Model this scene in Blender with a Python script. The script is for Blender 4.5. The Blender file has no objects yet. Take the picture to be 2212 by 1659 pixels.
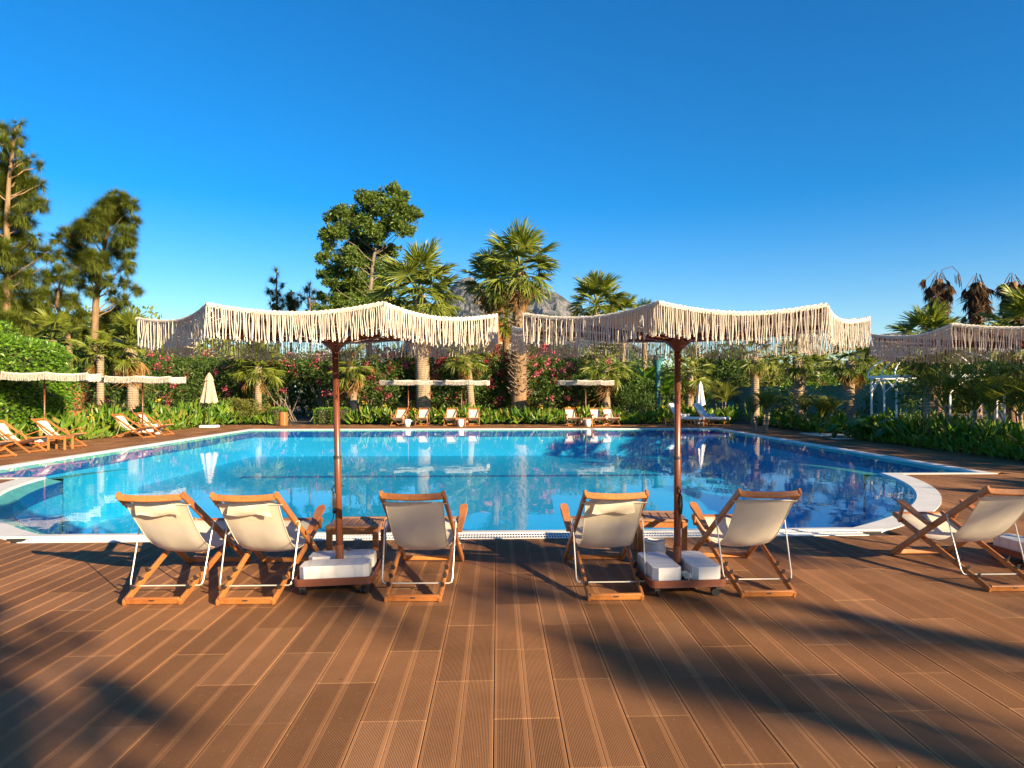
import bpy, math, random
import numpy as np
from mathutils import Vector, Matrix

# ------------------------------------------------------------------ camera
SC = bpy.context.scene
COL = SC.collection
F, CX, HY, CAM_H = 1474.7, 1137.0, 847.0, 1.6     # focal length and axis in pixels of a 2212-wide picture
YAW = math.radians(2.4)
cam_d = bpy.data.cameras.new('camera')
cam = bpy.data.objects.new('camera', cam_d); COL.objects.link(cam)
cam_d.sensor_width = 36.0; cam_d.lens = 24.0
cam_d.shift_x = -31.0 / 2212; cam_d.shift_y = 17.5 / 2212
cam_d.clip_start = 0.05; cam_d.clip_end = 30000
cam.location = (0, 0, CAM_H); cam.rotation_euler = (math.radians(90), 0, -YAW)
SC.camera = cam

# ------------------------------------------------------------------ sky, sun, exposure
SUN_EL, SUN_AZ = math.radians(18.0), math.radians(135.0)     # azimuth clockwise from +Y
world = bpy.data.worlds.new('World'); SC.world = world; world.use_nodes = True
wn = world.node_tree; wn.nodes.clear()
sky = wn.nodes.new('ShaderNodeTexSky'); sky.sky_type = 'NISHITA'; sky.sun_disc = False
sky.sun_elevation = SUN_EL; sky.sun_rotation = SUN_AZ
sky.air_density = 1.0; sky.dust_density = 0.35; sky.ozone_density = 3.0; sky.altitude = 100
hsv = wn.nodes.new('ShaderNodeHueSaturation'); hsv.inputs['Saturation'].default_value = 1.52
hsv.inputs['Hue'].default_value = 0.507
bg = wn.nodes.new('ShaderNodeBackground'); bg.inputs['Strength'].default_value = 0.067
wo = wn.nodes.new('ShaderNodeOutputWorld')
wn.links.new(sky.outputs[0], hsv.inputs['Color']); wn.links.new(hsv.outputs[0], bg.inputs[0]); wn.links.new(bg.outputs[0], wo.inputs[0])
SUN_DIR = Vector((math.sin(SUN_AZ) * math.cos(SUN_EL), math.cos(SUN_AZ) * math.cos(SUN_EL), math.sin(SUN_EL)))
sun_d = bpy.data.lights.new('sun', 'SUN'); sun_d.energy = 5.0; sun_d.angle = math.radians(0.5); sun_d.color = (1.0, 0.78, 0.50)
sun = bpy.data.objects.new('sun', sun_d); COL.objects.link(sun)
sun.rotation_euler = (-SUN_DIR).to_track_quat('-Z', 'Y').to_euler(); sun.location = SUN_DIR * 60
SC.view_settings.view_transform = 'Standard'; SC.view_settings.look = 'None'
SC.view_settings.exposure = 1.6; SC.view_settings.gamma = 1.0; SC.view_settings.use_curve_mapping = False
SC.render.engine = 'CYCLES'
SC.cycles.max_bounces = 8; SC.cycles.transparent_max_bounces = 24; SC.cycles.diffuse_bounces = 3; SC.cycles.glossy_bounces = 4
SC.cycles.use_denoising = True; SC.cycles.caustics_reflective = False; SC.cycles.caustics_refractive = False
SC.cycles.sample_clamp_indirect = 6.0

rng = np.random.default_rng(11); random.seed(5)
SY, CYW = math.sin(YAW), math.cos(YAW)

def pos(x, depth):                      # ground point seen at picture column x, depth metres along the axis
    l = (x - CX) / F * depth
    return (depth * SY + l * CYW, depth * CYW - l * SY)
def spot(x, y, z=0.0):                  # point at height z seen at picture point x, y
    return pos(x, F * (CAM_H - z) / (y - HY))
def hgt(y, depth):                      # height of a point seen at row y at that depth
    return CAM_H - (y - HY) * depth / F

# ------------------------------------------------------------------ geometry
class Geo:
    def __init__(s): s.V = []; s.T = []; s.Q = []; s.P = []; s.n = 0; s.UV = []
    def add(s, V, Fc, uv=None):
        V = np.asarray(V, float).reshape(-1, 3)
        if isinstance(Fc, np.ndarray):
            (s.T if Fc.shape[1] == 3 else s.Q).append(Fc + s.n)
        else:
            for f in Fc: s.P.append([i + s.n for i in f])
        s.V.append(V); s.n += len(V)
        if uv is not None: s.UV.append(np.asarray(uv, float))
        return s
    def box(s, c, d, M=None, ch=0.0):
        x, y, z = (k / 2 for k in d)
        if ch > 0:
            return s.prism([(-x, -y + ch), (-x + ch, -y), (x - ch, -y), (x, -y + ch), (x, y - ch), (x - ch, y), (-x + ch, y), (-x, y - ch)], c[2] - z, c[2] + z, (c[0], c[1]), M, ch * .6)
        V = np.array([(a * x, b * y, e * z) for e in (-1, 1) for b in (-1, 1) for a in (-1, 1)])
        if M is not None: V = V @ np.array(M).T
        return s.add(V + np.array(c), [(0, 2, 3, 1), (4, 5, 7, 6), (0, 1, 5, 4), (2, 6, 7, 3), (0, 4, 6, 2), (1, 3, 7, 5)])
    def prism(s, pts, z0, z1, o=(0, 0), M=None, top_in=0.0):
        n = len(pts); P = np.array(pts, float); c = P.mean(0)
        rows = [np.c_[P, np.full(n, z0)]]
        if top_in > 0:
            d = P - c; L = np.linalg.norm(d, axis=1, keepdims=True)
            rows += [np.c_[P, np.full(n, z1 - top_in)], np.c_[c + d * (1 - top_in / L * 1.2), np.full(n, z1)]]
        else: rows += [np.c_[P, np.full(n, z1)]]
        V = np.vstack(rows)
        if M is not None:
            zc = (z0 + z1) / 2; V = (V - [0, 0, zc]) @ np.array(M).T + [0, 0, zc]
        V = V + np.array([o[0], o[1], 0])
        Fc = [tuple(range(n))[::-1], tuple(range(len(V) - n, len(V)))]
        for r in range(len(rows) - 1):
            for i in range(n):
                j = (i + 1) % n; Fc.append((r * n + i, r * n + j, r * n + n + j, r * n + n + i))
        return s.add(V, Fc)
    def beam(s, p, q, w, h, up=(0, 0, 1), ch=0.004, cap=0.006, w2=None, h2=None):
        p, q = Vector(p), Vector(q); d = (q - p).normalized(); u = Vector(up)
        u = (u - d * u.dot(d)).normalized(); r = d.cross(u)
        rows = []
        w2 = w2 or w; h2 = h2 or h
        for t, sc in ((0, .72), (cap, 1), (-cap, 1), (0, .72)):
            base = p if len(rows) < 2 else q; ww, hh = (w, h) if len(rows) < 2 else (w2, h2)
            c = base + d * t; a, b = ww / 2 * sc, hh / 2 * sc; k = min(ch, a * .6, b * .6)
            rows.append([c + r * x + u * y for x, y in ((-a, -b + k), (-a + k, -b), (a - k, -b), (a, -b + k), (a, b - k), (a - k, b), (-a + k, b), (-a, b - k))])
        V = np.array([list(v) for R in rows for v in R])
        Fc = [tuple(range(8))[::-1], tuple(range(24, 32))]
        for k in range(3):
            for i in range(8):
                j = (i + 1) % 8; Fc.append((k * 8 + i, k * 8 + j, k * 8 + 8 + j, k * 8 + 8 + i))
        return s.add(V, Fc)
    def sweep(s, pts, w, h, up=(0, 0, 1), ch=.005):
        """chamfered bar along a bent line"""
        P = np.asarray(pts, float); m = len(P); T = unit(np.gradient(P, axis=0)); U = np.tile(np.array(up, float), (m, 1)); U = unit(U - T * np.sum(U * T, 1, keepdims=True)); R = np.cross(T, U)
        a, b = w / 2, h / 2; sec = [(-a, -b + ch), (-a + ch, -b), (a - ch, -b), (a, -b + ch), (a, b - ch), (a - ch, b), (-a + ch, b), (-a, b - ch)]
        V = np.vstack([[P[i] + R[i] * x + U[i] * y for x, y in sec] for i in range(m)])
        Fc = [tuple(range(8))[::-1], tuple(range(8 * m - 8, 8 * m))]
        for k in range(m - 1):
            for i in range(8): j = (i + 1) % 8; Fc.append((k * 8 + i, k * 8 + j, k * 8 + 8 + j, k * 8 + 8 + i))
        return s.add(V, Fc)
    def tube(s, pts, rad, n=8, caps=True, wob=0.0):
        P = np.asarray(pts, float); m = len(P)
        R = np.full(m, rad) if np.isscalar(rad) else np.asarray(rad, float)
        T = np.gradient(P, axis=0); T /= np.linalg.norm(T, axis=1, keepdims=True) + 1e-9
        ref = np.array([0, 0, 1.]) if abs(T[0][2]) < .9 else np.array([1., 0, 0])
        V = []; a = np.arange(n) * 2 * math.pi / n
        for i in range(m):
            u = ref - T[i] * ref.dot(T[i]); u /= np.linalg.norm(u) + 1e-9; w = np.cross(T[i], u); ref = u
            rr = R[i] * (1 + wob * (rng.random(n) - .5)) if wob else R[i]
            V.append(P[i] + (np.cos(a) * rr)[:, None] * u + (np.sin(a) * rr)[:, None] * w)
        V = np.vstack(V)
        i = np.arange(n); j = (i + 1) % n
        Q = np.vstack([np.c_[k * n + i, k * n + j, k * n + n + j, k * n + n + i] for k in range(m - 1)])
        off = s.n
        s.add(V, Q)
        if caps:
            s.P.append([off + k for k in range(n)][::-1]); s.P.append([off + (m - 1) * n + k for k in range(n)])
        return s
    def lathe(s, prof, n=16, c=(0, 0, 0), wob=0.0):
        return s.tube_profile(prof, n, c, wob)
    def tube_profile(s, prof, n, c, wob):
        a = np.arange(n) * 2 * math.pi / n
        V = np.vstack([np.c_[np.cos(a) * r * (1 + wob * (rng.random(n) - .5)), np.sin(a) * r * (1 + wob * (rng.random(n) - .5)), np.full(n, z)] for r, z in prof]) + np.array(c)
        i = np.arange(n); j = (i + 1) % n
        Q = np.vstack([np.c_[k * n + i, k * n + j, k * n + n + j, k * n + n + i] for k in range(len(prof) - 1)])
        off = s.n
        s.add(V, Q)
        s.P.append([off + k for k in range(n)][::-1]); s.P.append([off + (len(prof) - 1) * n + k for k in range(n)])
        return s
    def scatter(s, tv, tf, O, X, Y, Z, S=None):
        """copies of a template (verts tv, faces tf) with frames X, Y, Z (N x 3) at O"""
        tv = np.asarray(tv, float); N = len(O)
        if S is None: S = np.ones(N)
        S = np.asarray(S)[:, None, None] if np.ndim(S) else S
        V = (tv[None, :, 0:1] * X[:, None, :] + tv[None, :, 1:2] * Y[:, None, :] + tv[None, :, 2:3] * Z[:, None, :]) * S + O[:, None, :]
        tf = np.asarray(tf); Fc = (tf[None] + (np.arange(N) * len(tv))[:, None, None]).reshape(-1, tf.shape[1])
        return s.add(V.reshape(-1, 3), Fc)
    def mesh(s, name, smooth=False):
        me = bpy.data.meshes.new(name)
        V = np.vstack(s.V); me.vertices.add(len(V)); me.vertices.foreach_set('co', V.astype(np.float32).ravel())
        loops, tot = [], []
        if s.T: T = np.vstack(s.T); loops.append(T.ravel()); tot.append(np.full(len(T), 3))
        if s.Q: Q = np.vstack(s.Q); loops.append(Q.ravel()); tot.append(np.full(len(Q), 4))
        if s.P: loops.append(np.concatenate([np.array(p) for p in s.P])); tot.append(np.array([len(p) for p in s.P]))
        L = np.concatenate(loops).astype(np.int32); tot = np.concatenate(tot).astype(np.int32)
        me.loops.add(len(L)); me.loops.foreach_set('vertex_index', L)
        me.polygons.add(len(tot)); st = np.concatenate([[0], np.cumsum(tot)[:-1]]).astype(np.int32)
        me.polygons.foreach_set('loop_start', st); me.polygons.foreach_set('loop_total', tot)
        me.polygons.foreach_set('use_smooth', np.full(len(tot), bool(smooth)))
        me.update(calc_edges=True)
        if s.UV:
            uv = np.vstack(s.UV); l = me.uv_layers.new(name='board'); l.data.foreach_set('uv', uv[L].astype(np.float32).ravel())
        return me

def tag(o, label=None, cat=None, group=None, kind=None):
    if label: o['label'] = label
    if cat: o['category'] = cat
    if group: o['group'] = group
    if kind: o['kind'] = kind
    return o
def ob(name, geo, mat, parent=None, smooth=False, **kw):
    me = geo if isinstance(geo, bpy.types.Mesh) else geo.mesh(name, smooth)
    if mat is not None and not me.materials: me.materials.append(mat)
    o = bpy.data.objects.new(name, me); COL.objects.link(o)
    if parent is not None: o.parent = parent
    return tag(o, **kw)
def empty(name, loc=(0, 0, 0), rz=0.0, **kw):
    o = bpy.data.objects.new(name, None); COL.objects.link(o); o.empty_display_size = .2
    o.location = loc; o.rotation_euler = (0, 0, rz)
    return tag(o, **kw)
def copy_tree(o, parent=None):
    c = o.copy(); COL.objects.link(c); c.parent = parent
    for ch in list(o.children): copy_tree(ch, c)
    return c
def unit(a): return a / (np.linalg.norm(a, axis=-1, keepdims=True) + 1e-9)
def frames(D, up=None, roll=None):
    """frame with Y along D, Z near up"""
    D = unit(np.asarray(D, float)); N = len(D)
    U = np.tile([0, 0, 1.], (N, 1)) if up is None else np.asarray(up, float)
    U = U + rng.normal(0, .05, (N, 3)); X = unit(np.cross(D, U)); Z = np.cross(X, D)
    if roll is not None:
        c, s_ = np.cos(roll)[:, None], np.sin(roll)[:, None]; X, Z = X * c + Z * s_, Z * c - X * s_
    return X, D, Z
# ------------------------------------------------------------------ materials
class NT:
    def __init__(s, name):
        s.m = bpy.data.materials.new(name); s.m.use_nodes = True; s.t = s.m.node_tree; s.t.nodes.clear()
        s.out = s.t.nodes.new('ShaderNodeOutputMaterial')
    def n(s, typ, ins=None, **props):
        k = s.t.nodes.new('ShaderNode' + typ)
        for a, b in props.items(): setattr(k, a, b)
        for a, b in (ins or {}).items(): s.put(k.inputs[a], b)
        return k
    def put(s, sock, v):
        if isinstance(v, bpy.types.NodeSocket): s.t.links.new(v, sock)
        elif isinstance(v, bpy.types.Node): s.t.links.new(v.outputs[0], sock)
        elif sock.type == 'RGBA' and len(v) == 3: sock.default_value = (*v, 1)
        else: sock.default_value = v
    def math(s, op, a, b=None, c=None):
        k = s.t.nodes.new('ShaderNodeMath'); k.operation = op
        for i, v in enumerate((a, b, c)):
            if v is not None: s.put(k.inputs[i], v)
        return k.outputs[0]
    def mix(s, fac, a, b, mode='MIX'):
        k = s.t.nodes.new('ShaderNodeMix'); k.data_type = 'RGBA'; k.blend_type = mode
        s.put(k.inputs[0], fac); s.put(k.inputs[6], a); s.put(k.inputs[7], b); return k.outputs[2]
    def ramp(s, fac, stops):
        k = s.t.nodes.new('ShaderNodeValToRGB'); s.put(k.inputs[0], fac); e = k.color_ramp.elements
        while len(e) < len(stops): e.new(.5)
        for i, (p, c) in enumerate(stops): e[i].position = p; e[i].color = (*c, 1) if len(c) == 3 else c
        return k.outputs[0]
    def noise(s, scale, vec=None, detail=3, rough=.55, dist=0.0):
        k = s.n('TexNoise', {'Scale': scale, 'Detail': detail, 'Roughness': rough, 'Distortion': dist})
        if vec is not None: s.put(k.inputs['Vector'], vec)
        return k.outputs[0]
    def coord(s, kind='Object', scale=None):
        c = s.n('TexCoord').outputs[kind]
        if scale is None: return c
        return s.n('Mapping', {'Vector': c, 'Scale': scale}).outputs[0]
    def bump(s, h, strength=.3, dist=.01):
        return s.n('Bump', {'Height': h, 'Strength': strength, 'Distance': dist}).outputs[0]
    def done(s, shader): s.t.links.new(shader if isinstance(shader, bpy.types.NodeSocket) else shader.outputs[0], s.out.inputs[0]); return s.m
    def bsdf(s, color, rough=.6, normal=None, **ins):
        k = s.n('BsdfPrincipled', {'Base Color': color, 'Roughness': rough})
        if normal is not None: s.put(k.inputs['Normal'], normal)
        for a, b in ins.items(): s.put(k.inputs[a.replace('_', ' ')], b)
        return k

def wood_mat(name, c1, c2, rough=.42):
    t = NT(name); r = t.n('ObjectInfo').outputs['Random']
    v = t.coord('Object', (26, 26, 26)); gn = t.noise(1.0, v, 4, .6, 1.2)
    big = t.noise(5.0, t.coord('Object'), 2)
    f = t.math('ADD', t.math('MULTIPLY', gn, .55), t.math('MULTIPLY', big, .45))
    col = t.ramp(t.math('ADD', f, t.math('MULTIPLY', t.math('SUBTRACT', r, .5), .18)), [(.3, c1), (.7, c2)])
    return t.done(t.bsdf(col, rough, t.bump(gn, .15, .004)))
M_WOOD = wood_mat('teak_wood', (.27, .085, .022), (.47, .19, .050))
M_WOOD2 = wood_mat('weathered_teak', (.25, .11, .045), (.36, .185, .085), .6)

def plank_mat():
    t = NT('ribbed_deck_board')
    uv = t.n('UVMap', uv_map='board').outputs[0]
    sx = t.n('SeparateXYZ', {0: uv})
    x, y = sx.outputs[0], sx.outputs[1]
    rnd = t.math('FRACT', t.math('ADD', t.n('ObjectInfo').outputs['Random'], t.n('NewGeometry').outputs['Random Per Island']))
    ax = t.math('ABSOLUTE', x)
    ribbed = t.math('MULTIPLY', t.math('GREATER_THAN', ax, .020), t.math('LESS_THAN', ax, .146))
    groove = t.math('SINE', t.math('MULTIPLY', x, 2 * math.pi / .0072))
    g = t.math('MULTIPLY', t.math('SMOOTH_MIN', t.math('MULTIPLY', t.math('ADD', groove, .25), 1.2), 1.0, .4), ribbed)
    g = t.math('MAXIMUM', g, 0.0)
    worn = t.math('MULTIPLY_ADD', t.math('FRACT', t.math('MULTIPLY', rnd, 7.31)), .35, .65)
    depth = t.math('MULTIPLY', g, worn)
    geo = t.n('NewGeometry').outputs['Position']
    stain = t.noise(1.1, geo, 5, .65)
    grain = t.noise(1.0, t.n('Mapping', {'Vector': geo, 'Scale': (90, 3.0, 1)}).outputs[0], 3, .6)
    base = t.ramp(rnd, [(0, (.225, .106, .050)), (.3, (.305, .145, .064)), (.7, (.370, .180, .080)), (1, (.300, .158, .082))])
    base = t.mix(t.math('MULTIPLY_ADD', stain, 1.6, -.48), base, (.140, .068, .032), 'MIX')
    base = t.mix(t.math('MULTIPLY', grain, .35), base, (.40, .185, .066), 'MIX')
    strip = t.math('SUBTRACT', 1.0, ribbed)
    base = t.mix(t.math('MULTIPLY', strip, .14), base, (.41, .188, .066), 'MIX')
    tone = t.math('MULTIPLY_ADD', t.math('FRACT', t.math('MULTIPLY', rnd, 13.7)), .42, .80)
    base = t.mix(1.0, base, t.n('CombineColor', {0: tone, 1: tone, 2: tone}).outputs[0], 'MULTIPLY')
    endl = t.math('GREATER_THAN', t.math('ABSOLUTE', y), .4435)
    base = t.mix(t.math('MULTIPLY', endl, .18), base, (.60, .36, .18))
    dust = t.math('GREATER_THAN', t.noise(38.0, geo, 2, .5), .69)
    base = t.mix(t.math('MULTIPLY', dust, .35), base, (.42, .30, .20))
    col = t.mix(t.math('MULTIPLY', depth, .82), base, (.040, .014, .006))
    hgt_ = t.math('ADD', t.math('MULTIPLY', depth, -1.0), t.math('MULTIPLY', grain, .25))
    rgh = t.math('MULTIPLY_ADD', stain, .3, .55)
    b = t.bsdf(col, rgh, t.bump(hgt_, .55, .0025)); b.inputs['Specular IOR Level'].default_value = .12
    return t.done(b)
M_PLANK = plank_mat()

def plain(name, c, rough=.6, var=.12, scale=8.0, bump=.1, metallic=0.0, **kw):
    t = NT(name); n = t.noise(scale, t.coord('Object'), 4)
    dark = tuple(k * (1 - var * 2) for k in c)
    col = t.ramp(n, [(.3, dark), (.7, c)])
    return t.done(t.bsdf(col, rough, t.bump(n, bump, .01), Metallic=metallic, **kw))
M_POLE = plain('brown_painted_metal', (.165, .052, .024), .32, .06, 3, .03)
M_TRAY = plain('rust_brown_tray', (.20, .065, .035), .45, .1, 5)
M_STEEL = plain('ivory_steel_wire', (.68, .64, .55), .35, .03, 5, .0, .35)
M_DARKM = plain('dark_metal', (.04, .032, .028), .45, .1, 20)
M_BLACK = plain('black_rubber', (.016, .016, .017), .5, .1, 20)
M_GREYM = plain('grey_wheel_hub', (.35, .35, .36), .4, .1, 20, .05, .6)
M_STONE = plain('white_pool_stone', (.74, .71, .64), .5, .09, 3.0, .1)
M_GRATE = plain('white_plastic_grate', (.76, .76, .74), .45, .04, 6)
M_DRAIN = plain('dark_drain', (.02, .022, .025), .7)
M_SLAB = plain('dark_substrate', (.035, .022, .016), .9)
M_SOIL = plain('soil', (.075, .055, .035), .95, .25, 2.0, .4)
M_ORANGE = plain('terracotta_render', (.52, .15, .055), .85, .1, 1.5, .15)
M_TEAL = plain('teal_render', (.055, .225, .190), .8, .1, 1.2, .1)
M_TEALP = plain('teal_post_paint', (.03, .17, .19), .5, .1, 3)
M_WHITEP = plain('white_painted_metal', (.78, .78, .76), .4, .04, 8)
M_CERAMIC = plain('white_ceramic', (.80, .77, .70), .4, .05, 9)
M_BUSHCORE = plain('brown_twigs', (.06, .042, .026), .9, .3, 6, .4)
M_CUSHION = plain('white_cushion', (.78, .77, .74), .9, .05, 6, .1)
M_TOWEL = plain('grey_towel', (.42, .43, .44), .95, .12, 30, .3)
M_BEIGE = plain('beige_umbrella_cloth', (.50, .38, .27), .9, .1, 8)
M_WHITEC = plain('white_umbrella_cloth', (.78, .75, .70), .9, .06, 8)

def fabric_mat(name, c, trans=.28):
    t = NT(name); v = t.coord('Object', (420, 420, 420))
    w = t.noise(1.0, v, 2); big = t.noise(4.0, t.coord('Object'), 3)
    col = t.ramp(big, [(.3, tuple(k * .90 for k in c)), (.7, c)])
    nb = t.bump(t.math('ADD', t.math('MULTIPLY', w, .4), big), .25, .006)
    b = t.bsdf(col, .9, nb)
    tr = t.n('BsdfTranslucent', {'Color': col})
    return t.done(t.n('MixShader', {0: trans, 1: b, 2: tr}))
M_CANVAS = fabric_mat('cream_canvas', (.86, .77, .60))
M_ROPE = None
def rope_mat():
    t = NT('cream_cotton_rope'); n = t.noise(55, t.coord('Object'), 3)
    isl = t.n('NewGeometry').outputs['Random Per Island']
    col = t.mix(t.math('MULTIPLY', isl, .5), (.82, .77, .67), (.70, .63, .51))
    col = t.mix(t.math('MULTIPLY', n, .25), col, (.5, .42, .3))
    b = t.bsdf(col, .95, t.bump(n, .5, .004)); tr = t.n('BsdfTranslucent', {'Color': col})
    return t.done(t.n('MixShader', {0: .22, 1: b, 2: tr}))
M_ROPE = rope_mat()

def marble_mat():
    t = NT('white_marble'); v = t.coord('Object')
    r = t.n('ObjectInfo').outputs['Random']
    vv = t.n('VectorMath', {0: v, 1: t.n('CombineXYZ', {0: r, 1: r, 2: r})}, operation='ADD').outputs[0]
    w = t.n('TexWave', {'Vector': vv, 'Scale': 2.6, 'Distortion': 4.5, 'Detail': 4, 'Detail Scale': 1.6}, bands_direction='X').outputs[0]
    big = t.noise(4.0, vv, 4)
    col = t.ramp(w, [(0, (.56, .54, .51)), (.15, (.64, .615, .58)), (1, (.67, .645, .605))])
    col = t.mix(t.math('MULTIPLY', big, .25), col, (.58, .56, .54))
    return t.done(t.bsdf(col, .45))
M_MARBLE = marble_mat()

def tile_mat(name, c1, c2, grout):
    t = NT(name); g = t.n('NewGeometry').outputs['Position']
    br = t.n('TexBrick', {'Vector': g, 'Color1': c1, 'Color2': c2, 'Mortar': grout, 'Scale': 1.0, 'Mortar Size': .004, 'Brick Width': .05, 'Row Height': .05}, offset=0.0)
    big = t.noise(.5, g, 3)
    col = t.mix(t.math('MULTIPLY', big, .35), br.outputs[0], tuple(k * .6 for k in c1))
    return t.done(t.bsdf(col, .35))
M_TILE = tile_mat('blue_mosaic_floor', (.022, .44, .74), (.034, .49, .78), (.11, .53, .76))
M_TILEW = tile_mat('blue_mosaic_wall', (.03, .40, .78), (.045, .45, .82), (.12, .50, .80))
M_TILED = tile_mat('dark_blue_mosaic', (.008, .07, .34), (.010, .09, .38), (.03, .12, .40))
M_LEDGE = tile_mat('pale_mosaic', (.42, .52, .50), (.5, .58, .55), (.4, .46, .45))

def water_mat():
    t = NT('pool_water'); g = t.n('NewGeometry').outputs['Position']
    n1 = t.noise(1.0, t.n('Mapping', {'Vector': g, 'Scale': (1.1, .8, 1)}).outputs[0], 2, .5)
    n2 = t.noise(1.0, t.n('Mapping', {'Vector': g, 'Scale': (5.0, 4.0, 1)}).outputs[0], 2, .5)
    patch = t.ramp(t.noise(.22, g, 2), [(.40, (.12, .12, .12)), (.62, (1, 1, 1))])
    h = t.math('ADD', t.math('MULTIPLY', n1, 1.0), t.math('MULTIPLY', t.math('MULTIPLY', n2, .32), patch))
    nb = t.bump(h, .055, .06)
    dt = t.n('VectorMath', {0: t.n('NewGeometry').outputs['Incoming'], 1: nb}, operation='DOT_PRODUCT').outputs['Value']
    fr = t.math('MULTIPLY_ADD', t.math('POWER', t.math('SUBTRACT', 1.0, t.math('ABSOLUTE', dt)), 5.0), .68, .02)
    gl = t.n('BsdfGlossy', {'Color': (1, 1, 1), 'Roughness': .012, 'Normal': nb})
    tr = t.n('BsdfTransparent', {'Color': (.45, .93, .98)})
    return t.done(t.n('MixShader', {0: fr, 1: tr, 2: gl}))
M_WATER = water_mat()

def leaf_mat(name, cols, rough=.5, trans=.3, tcol=None, hue=True, spec=.35):
    """cols: ramp over a value random per leaf"""
    t = NT(name)
    isl = t.n('NewGeometry').outputs['Random Per Island']; oi = t.n('ObjectInfo').outputs['Random']
    f = t.math('FRACT', t.math('ADD', isl, t.math('MULTIPLY', oi, .37)))
    k = len(cols) - 1
    big = t.noise(.9, t.n('NewGeometry').outputs['Position'], 2)
    f = t.math('ADD', t.math('MULTIPLY', f, .7), t.math('MULTIPLY', big, .3))
    col = t.ramp(f, [(.12 + .72 * i / k, c) for i, c in enumerate(cols)])
    b = t.bsdf(col, rough); b.inputs['Specular IOR Level'].default_value = spec
    tr = t.n('BsdfTranslucent', {'Color': t.mix(1.0, col, tcol or (1.3, 1.25, .55), 'MULTIPLY')})
    return t.done(t.n('MixShader', {0: trans, 1: b, 2: tr}))
M_HEDGE = leaf_mat('clipped_hedge_leaf', [(0.042, 0.114, 0.012), (0.09, 0.198, 0.017), (0.18, 0.312, 0.026)], .35)
M_CANNA = leaf_mat('canna_leaf', [(0.045, 0.12, 0.012), (0.085, 0.2, 0.018), (0.16, 0.28, 0.025), (0.26, 0.22, 0.05)], .35, .35)
M_OLEA = leaf_mat('oleander_leaf', [(0.033, 0.075, 0.018), (0.068, 0.128, 0.024), (0.128, 0.195, 0.036)], .4)
M_PINK = leaf_mat('pink_flower', [(.48, .045, .10), (.68, .10, .19), (.80, .27, .33)], .7, .3, (1, .8, .8))
M_RED = leaf_mat('deep_pink_flower', [(.28, .010, .035), (.45, .03, .08), (.60, .10, .15)], .7, .3, (1, .8, .8))
M_WHITEF = leaf_mat('white_flower', [(.65, .62, .48), (.8, .78, .65)], .7, .3, (1, 1, .9))
M_YELF = leaf_mat('yellow_flower', [(.75, .48, .03), (.85, .62, .10)], .7, .3, (1, 1, .7))
M_PINE = leaf_mat('pine_needles', [(0.068, 0.098, 0.013), (0.126, 0.166, 0.02), (0.212, 0.244, 0.033)], .6, .3)
M_DARKTREE = leaf_mat('dark_conifer_needles', [(0.058, 0.076, 0.017), (0.108, 0.122, 0.023), (0.186, 0.18, 0.036)], .6, .25)
M_BROAD = leaf_mat('broad_tree_leaf', [(0.042, 0.079, 0.015), (0.088, 0.146, 0.021), (0.168, 0.229, 0.032)], .42, .3)
M_OLIVE = leaf_mat('olive_tree_leaf', [(0.075, 0.093, 0.018), (0.143, 0.158, 0.027), (0.24, 0.232, 0.042)], .6, .3)
M_PALM = leaf_mat('fan_palm_leaf', [(0.085, 0.126, 0.016), (0.162, 0.207, 0.027), (0.277, 0.303, 0.046)], .42, .3)
M_PALMY = leaf_mat('yellow_green_palm_leaf', [(.10, .135, .014), (.17, .215, .022), (.27, .285, .045)], .42, .35)
M_PALMD = leaf_mat('dry_palm_leaf', [(0.184, 0.094, 0.03), (0.322, 0.182, 0.06), (0.46, 0.286, 0.1)], .8, .25, (1.1, 1, .7))
M_DEAD = leaf_mat('dead_brown_palm_leaf', [(.050, .026, .014), (.100, .052, .024), (.17, .095, .042)], .85, .15, (1.1, 1, .7))
M_ARECA = leaf_mat('feather_palm_leaf', [(0.075, 0.102, 0.013), (0.135, 0.163, 0.019), (0.23, 0.238, 0.034)], .4, .3)
M_BANANA = leaf_mat('banana_leaf', [(.07, .16, .018), (.12, .24, .026), (.19, .32, .04)], .4, .4)
M_EAR = leaf_mat('elephant_ear_leaf', [(.03, .095, .014), (.06, .15, .018)], .35, .35)
M_HILLF = leaf_mat('hill_foliage', [(0.068, 0.09, 0.015), (0.12, 0.143, 0.021), (0.195, 0.203, 0.033)], .7, .1)

def bark_mat(name, c1, c2, ring=0.0, scale=(6, 6, 1.2)):
    t = NT(name); v = t.coord('Object', scale); n = t.noise(1.0, v, 5, .65)
    col = t.ramp(n, [(.3, c1), (.7, c2)]); h = n
    if ring:
        w = t.n('TexWave', {'Vector': t.coord('Object'), 'Scale': ring, 'Distortion': 2.5, 'Detail': 3, 'Detail Scale': 1.2}, bands_direction='Z').outputs[0]
        col = t.mix(t.math('MULTIPLY', t.ramp(w, [(0, (1, 1, 1)), (.35, (0, 0, 0))]), .55), col, tuple(k * .5 for k in c1)); h = t.math('ADD', t.math('MULTIPLY', w, .6), n)
    return t.done(t.bsdf(col, .9, t.bump(h, .6, .05)))
M_TRUNK = bark_mat('palm_trunk_bark', (.20, .14, .085), (.40, .31, .20), 3.2)
M_TRUNK2 = bark_mat('fibrous_palm_trunk', (.14, .075, .035), (.36, .22, .11), 4.5)
M_BARK = bark_mat('pine_bark', (.12, .075, .04), (.30, .19, .10))
M_BARKD = bark_mat('grey_bark', (.10, .08, .06), (.24, .19, .14))

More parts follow.
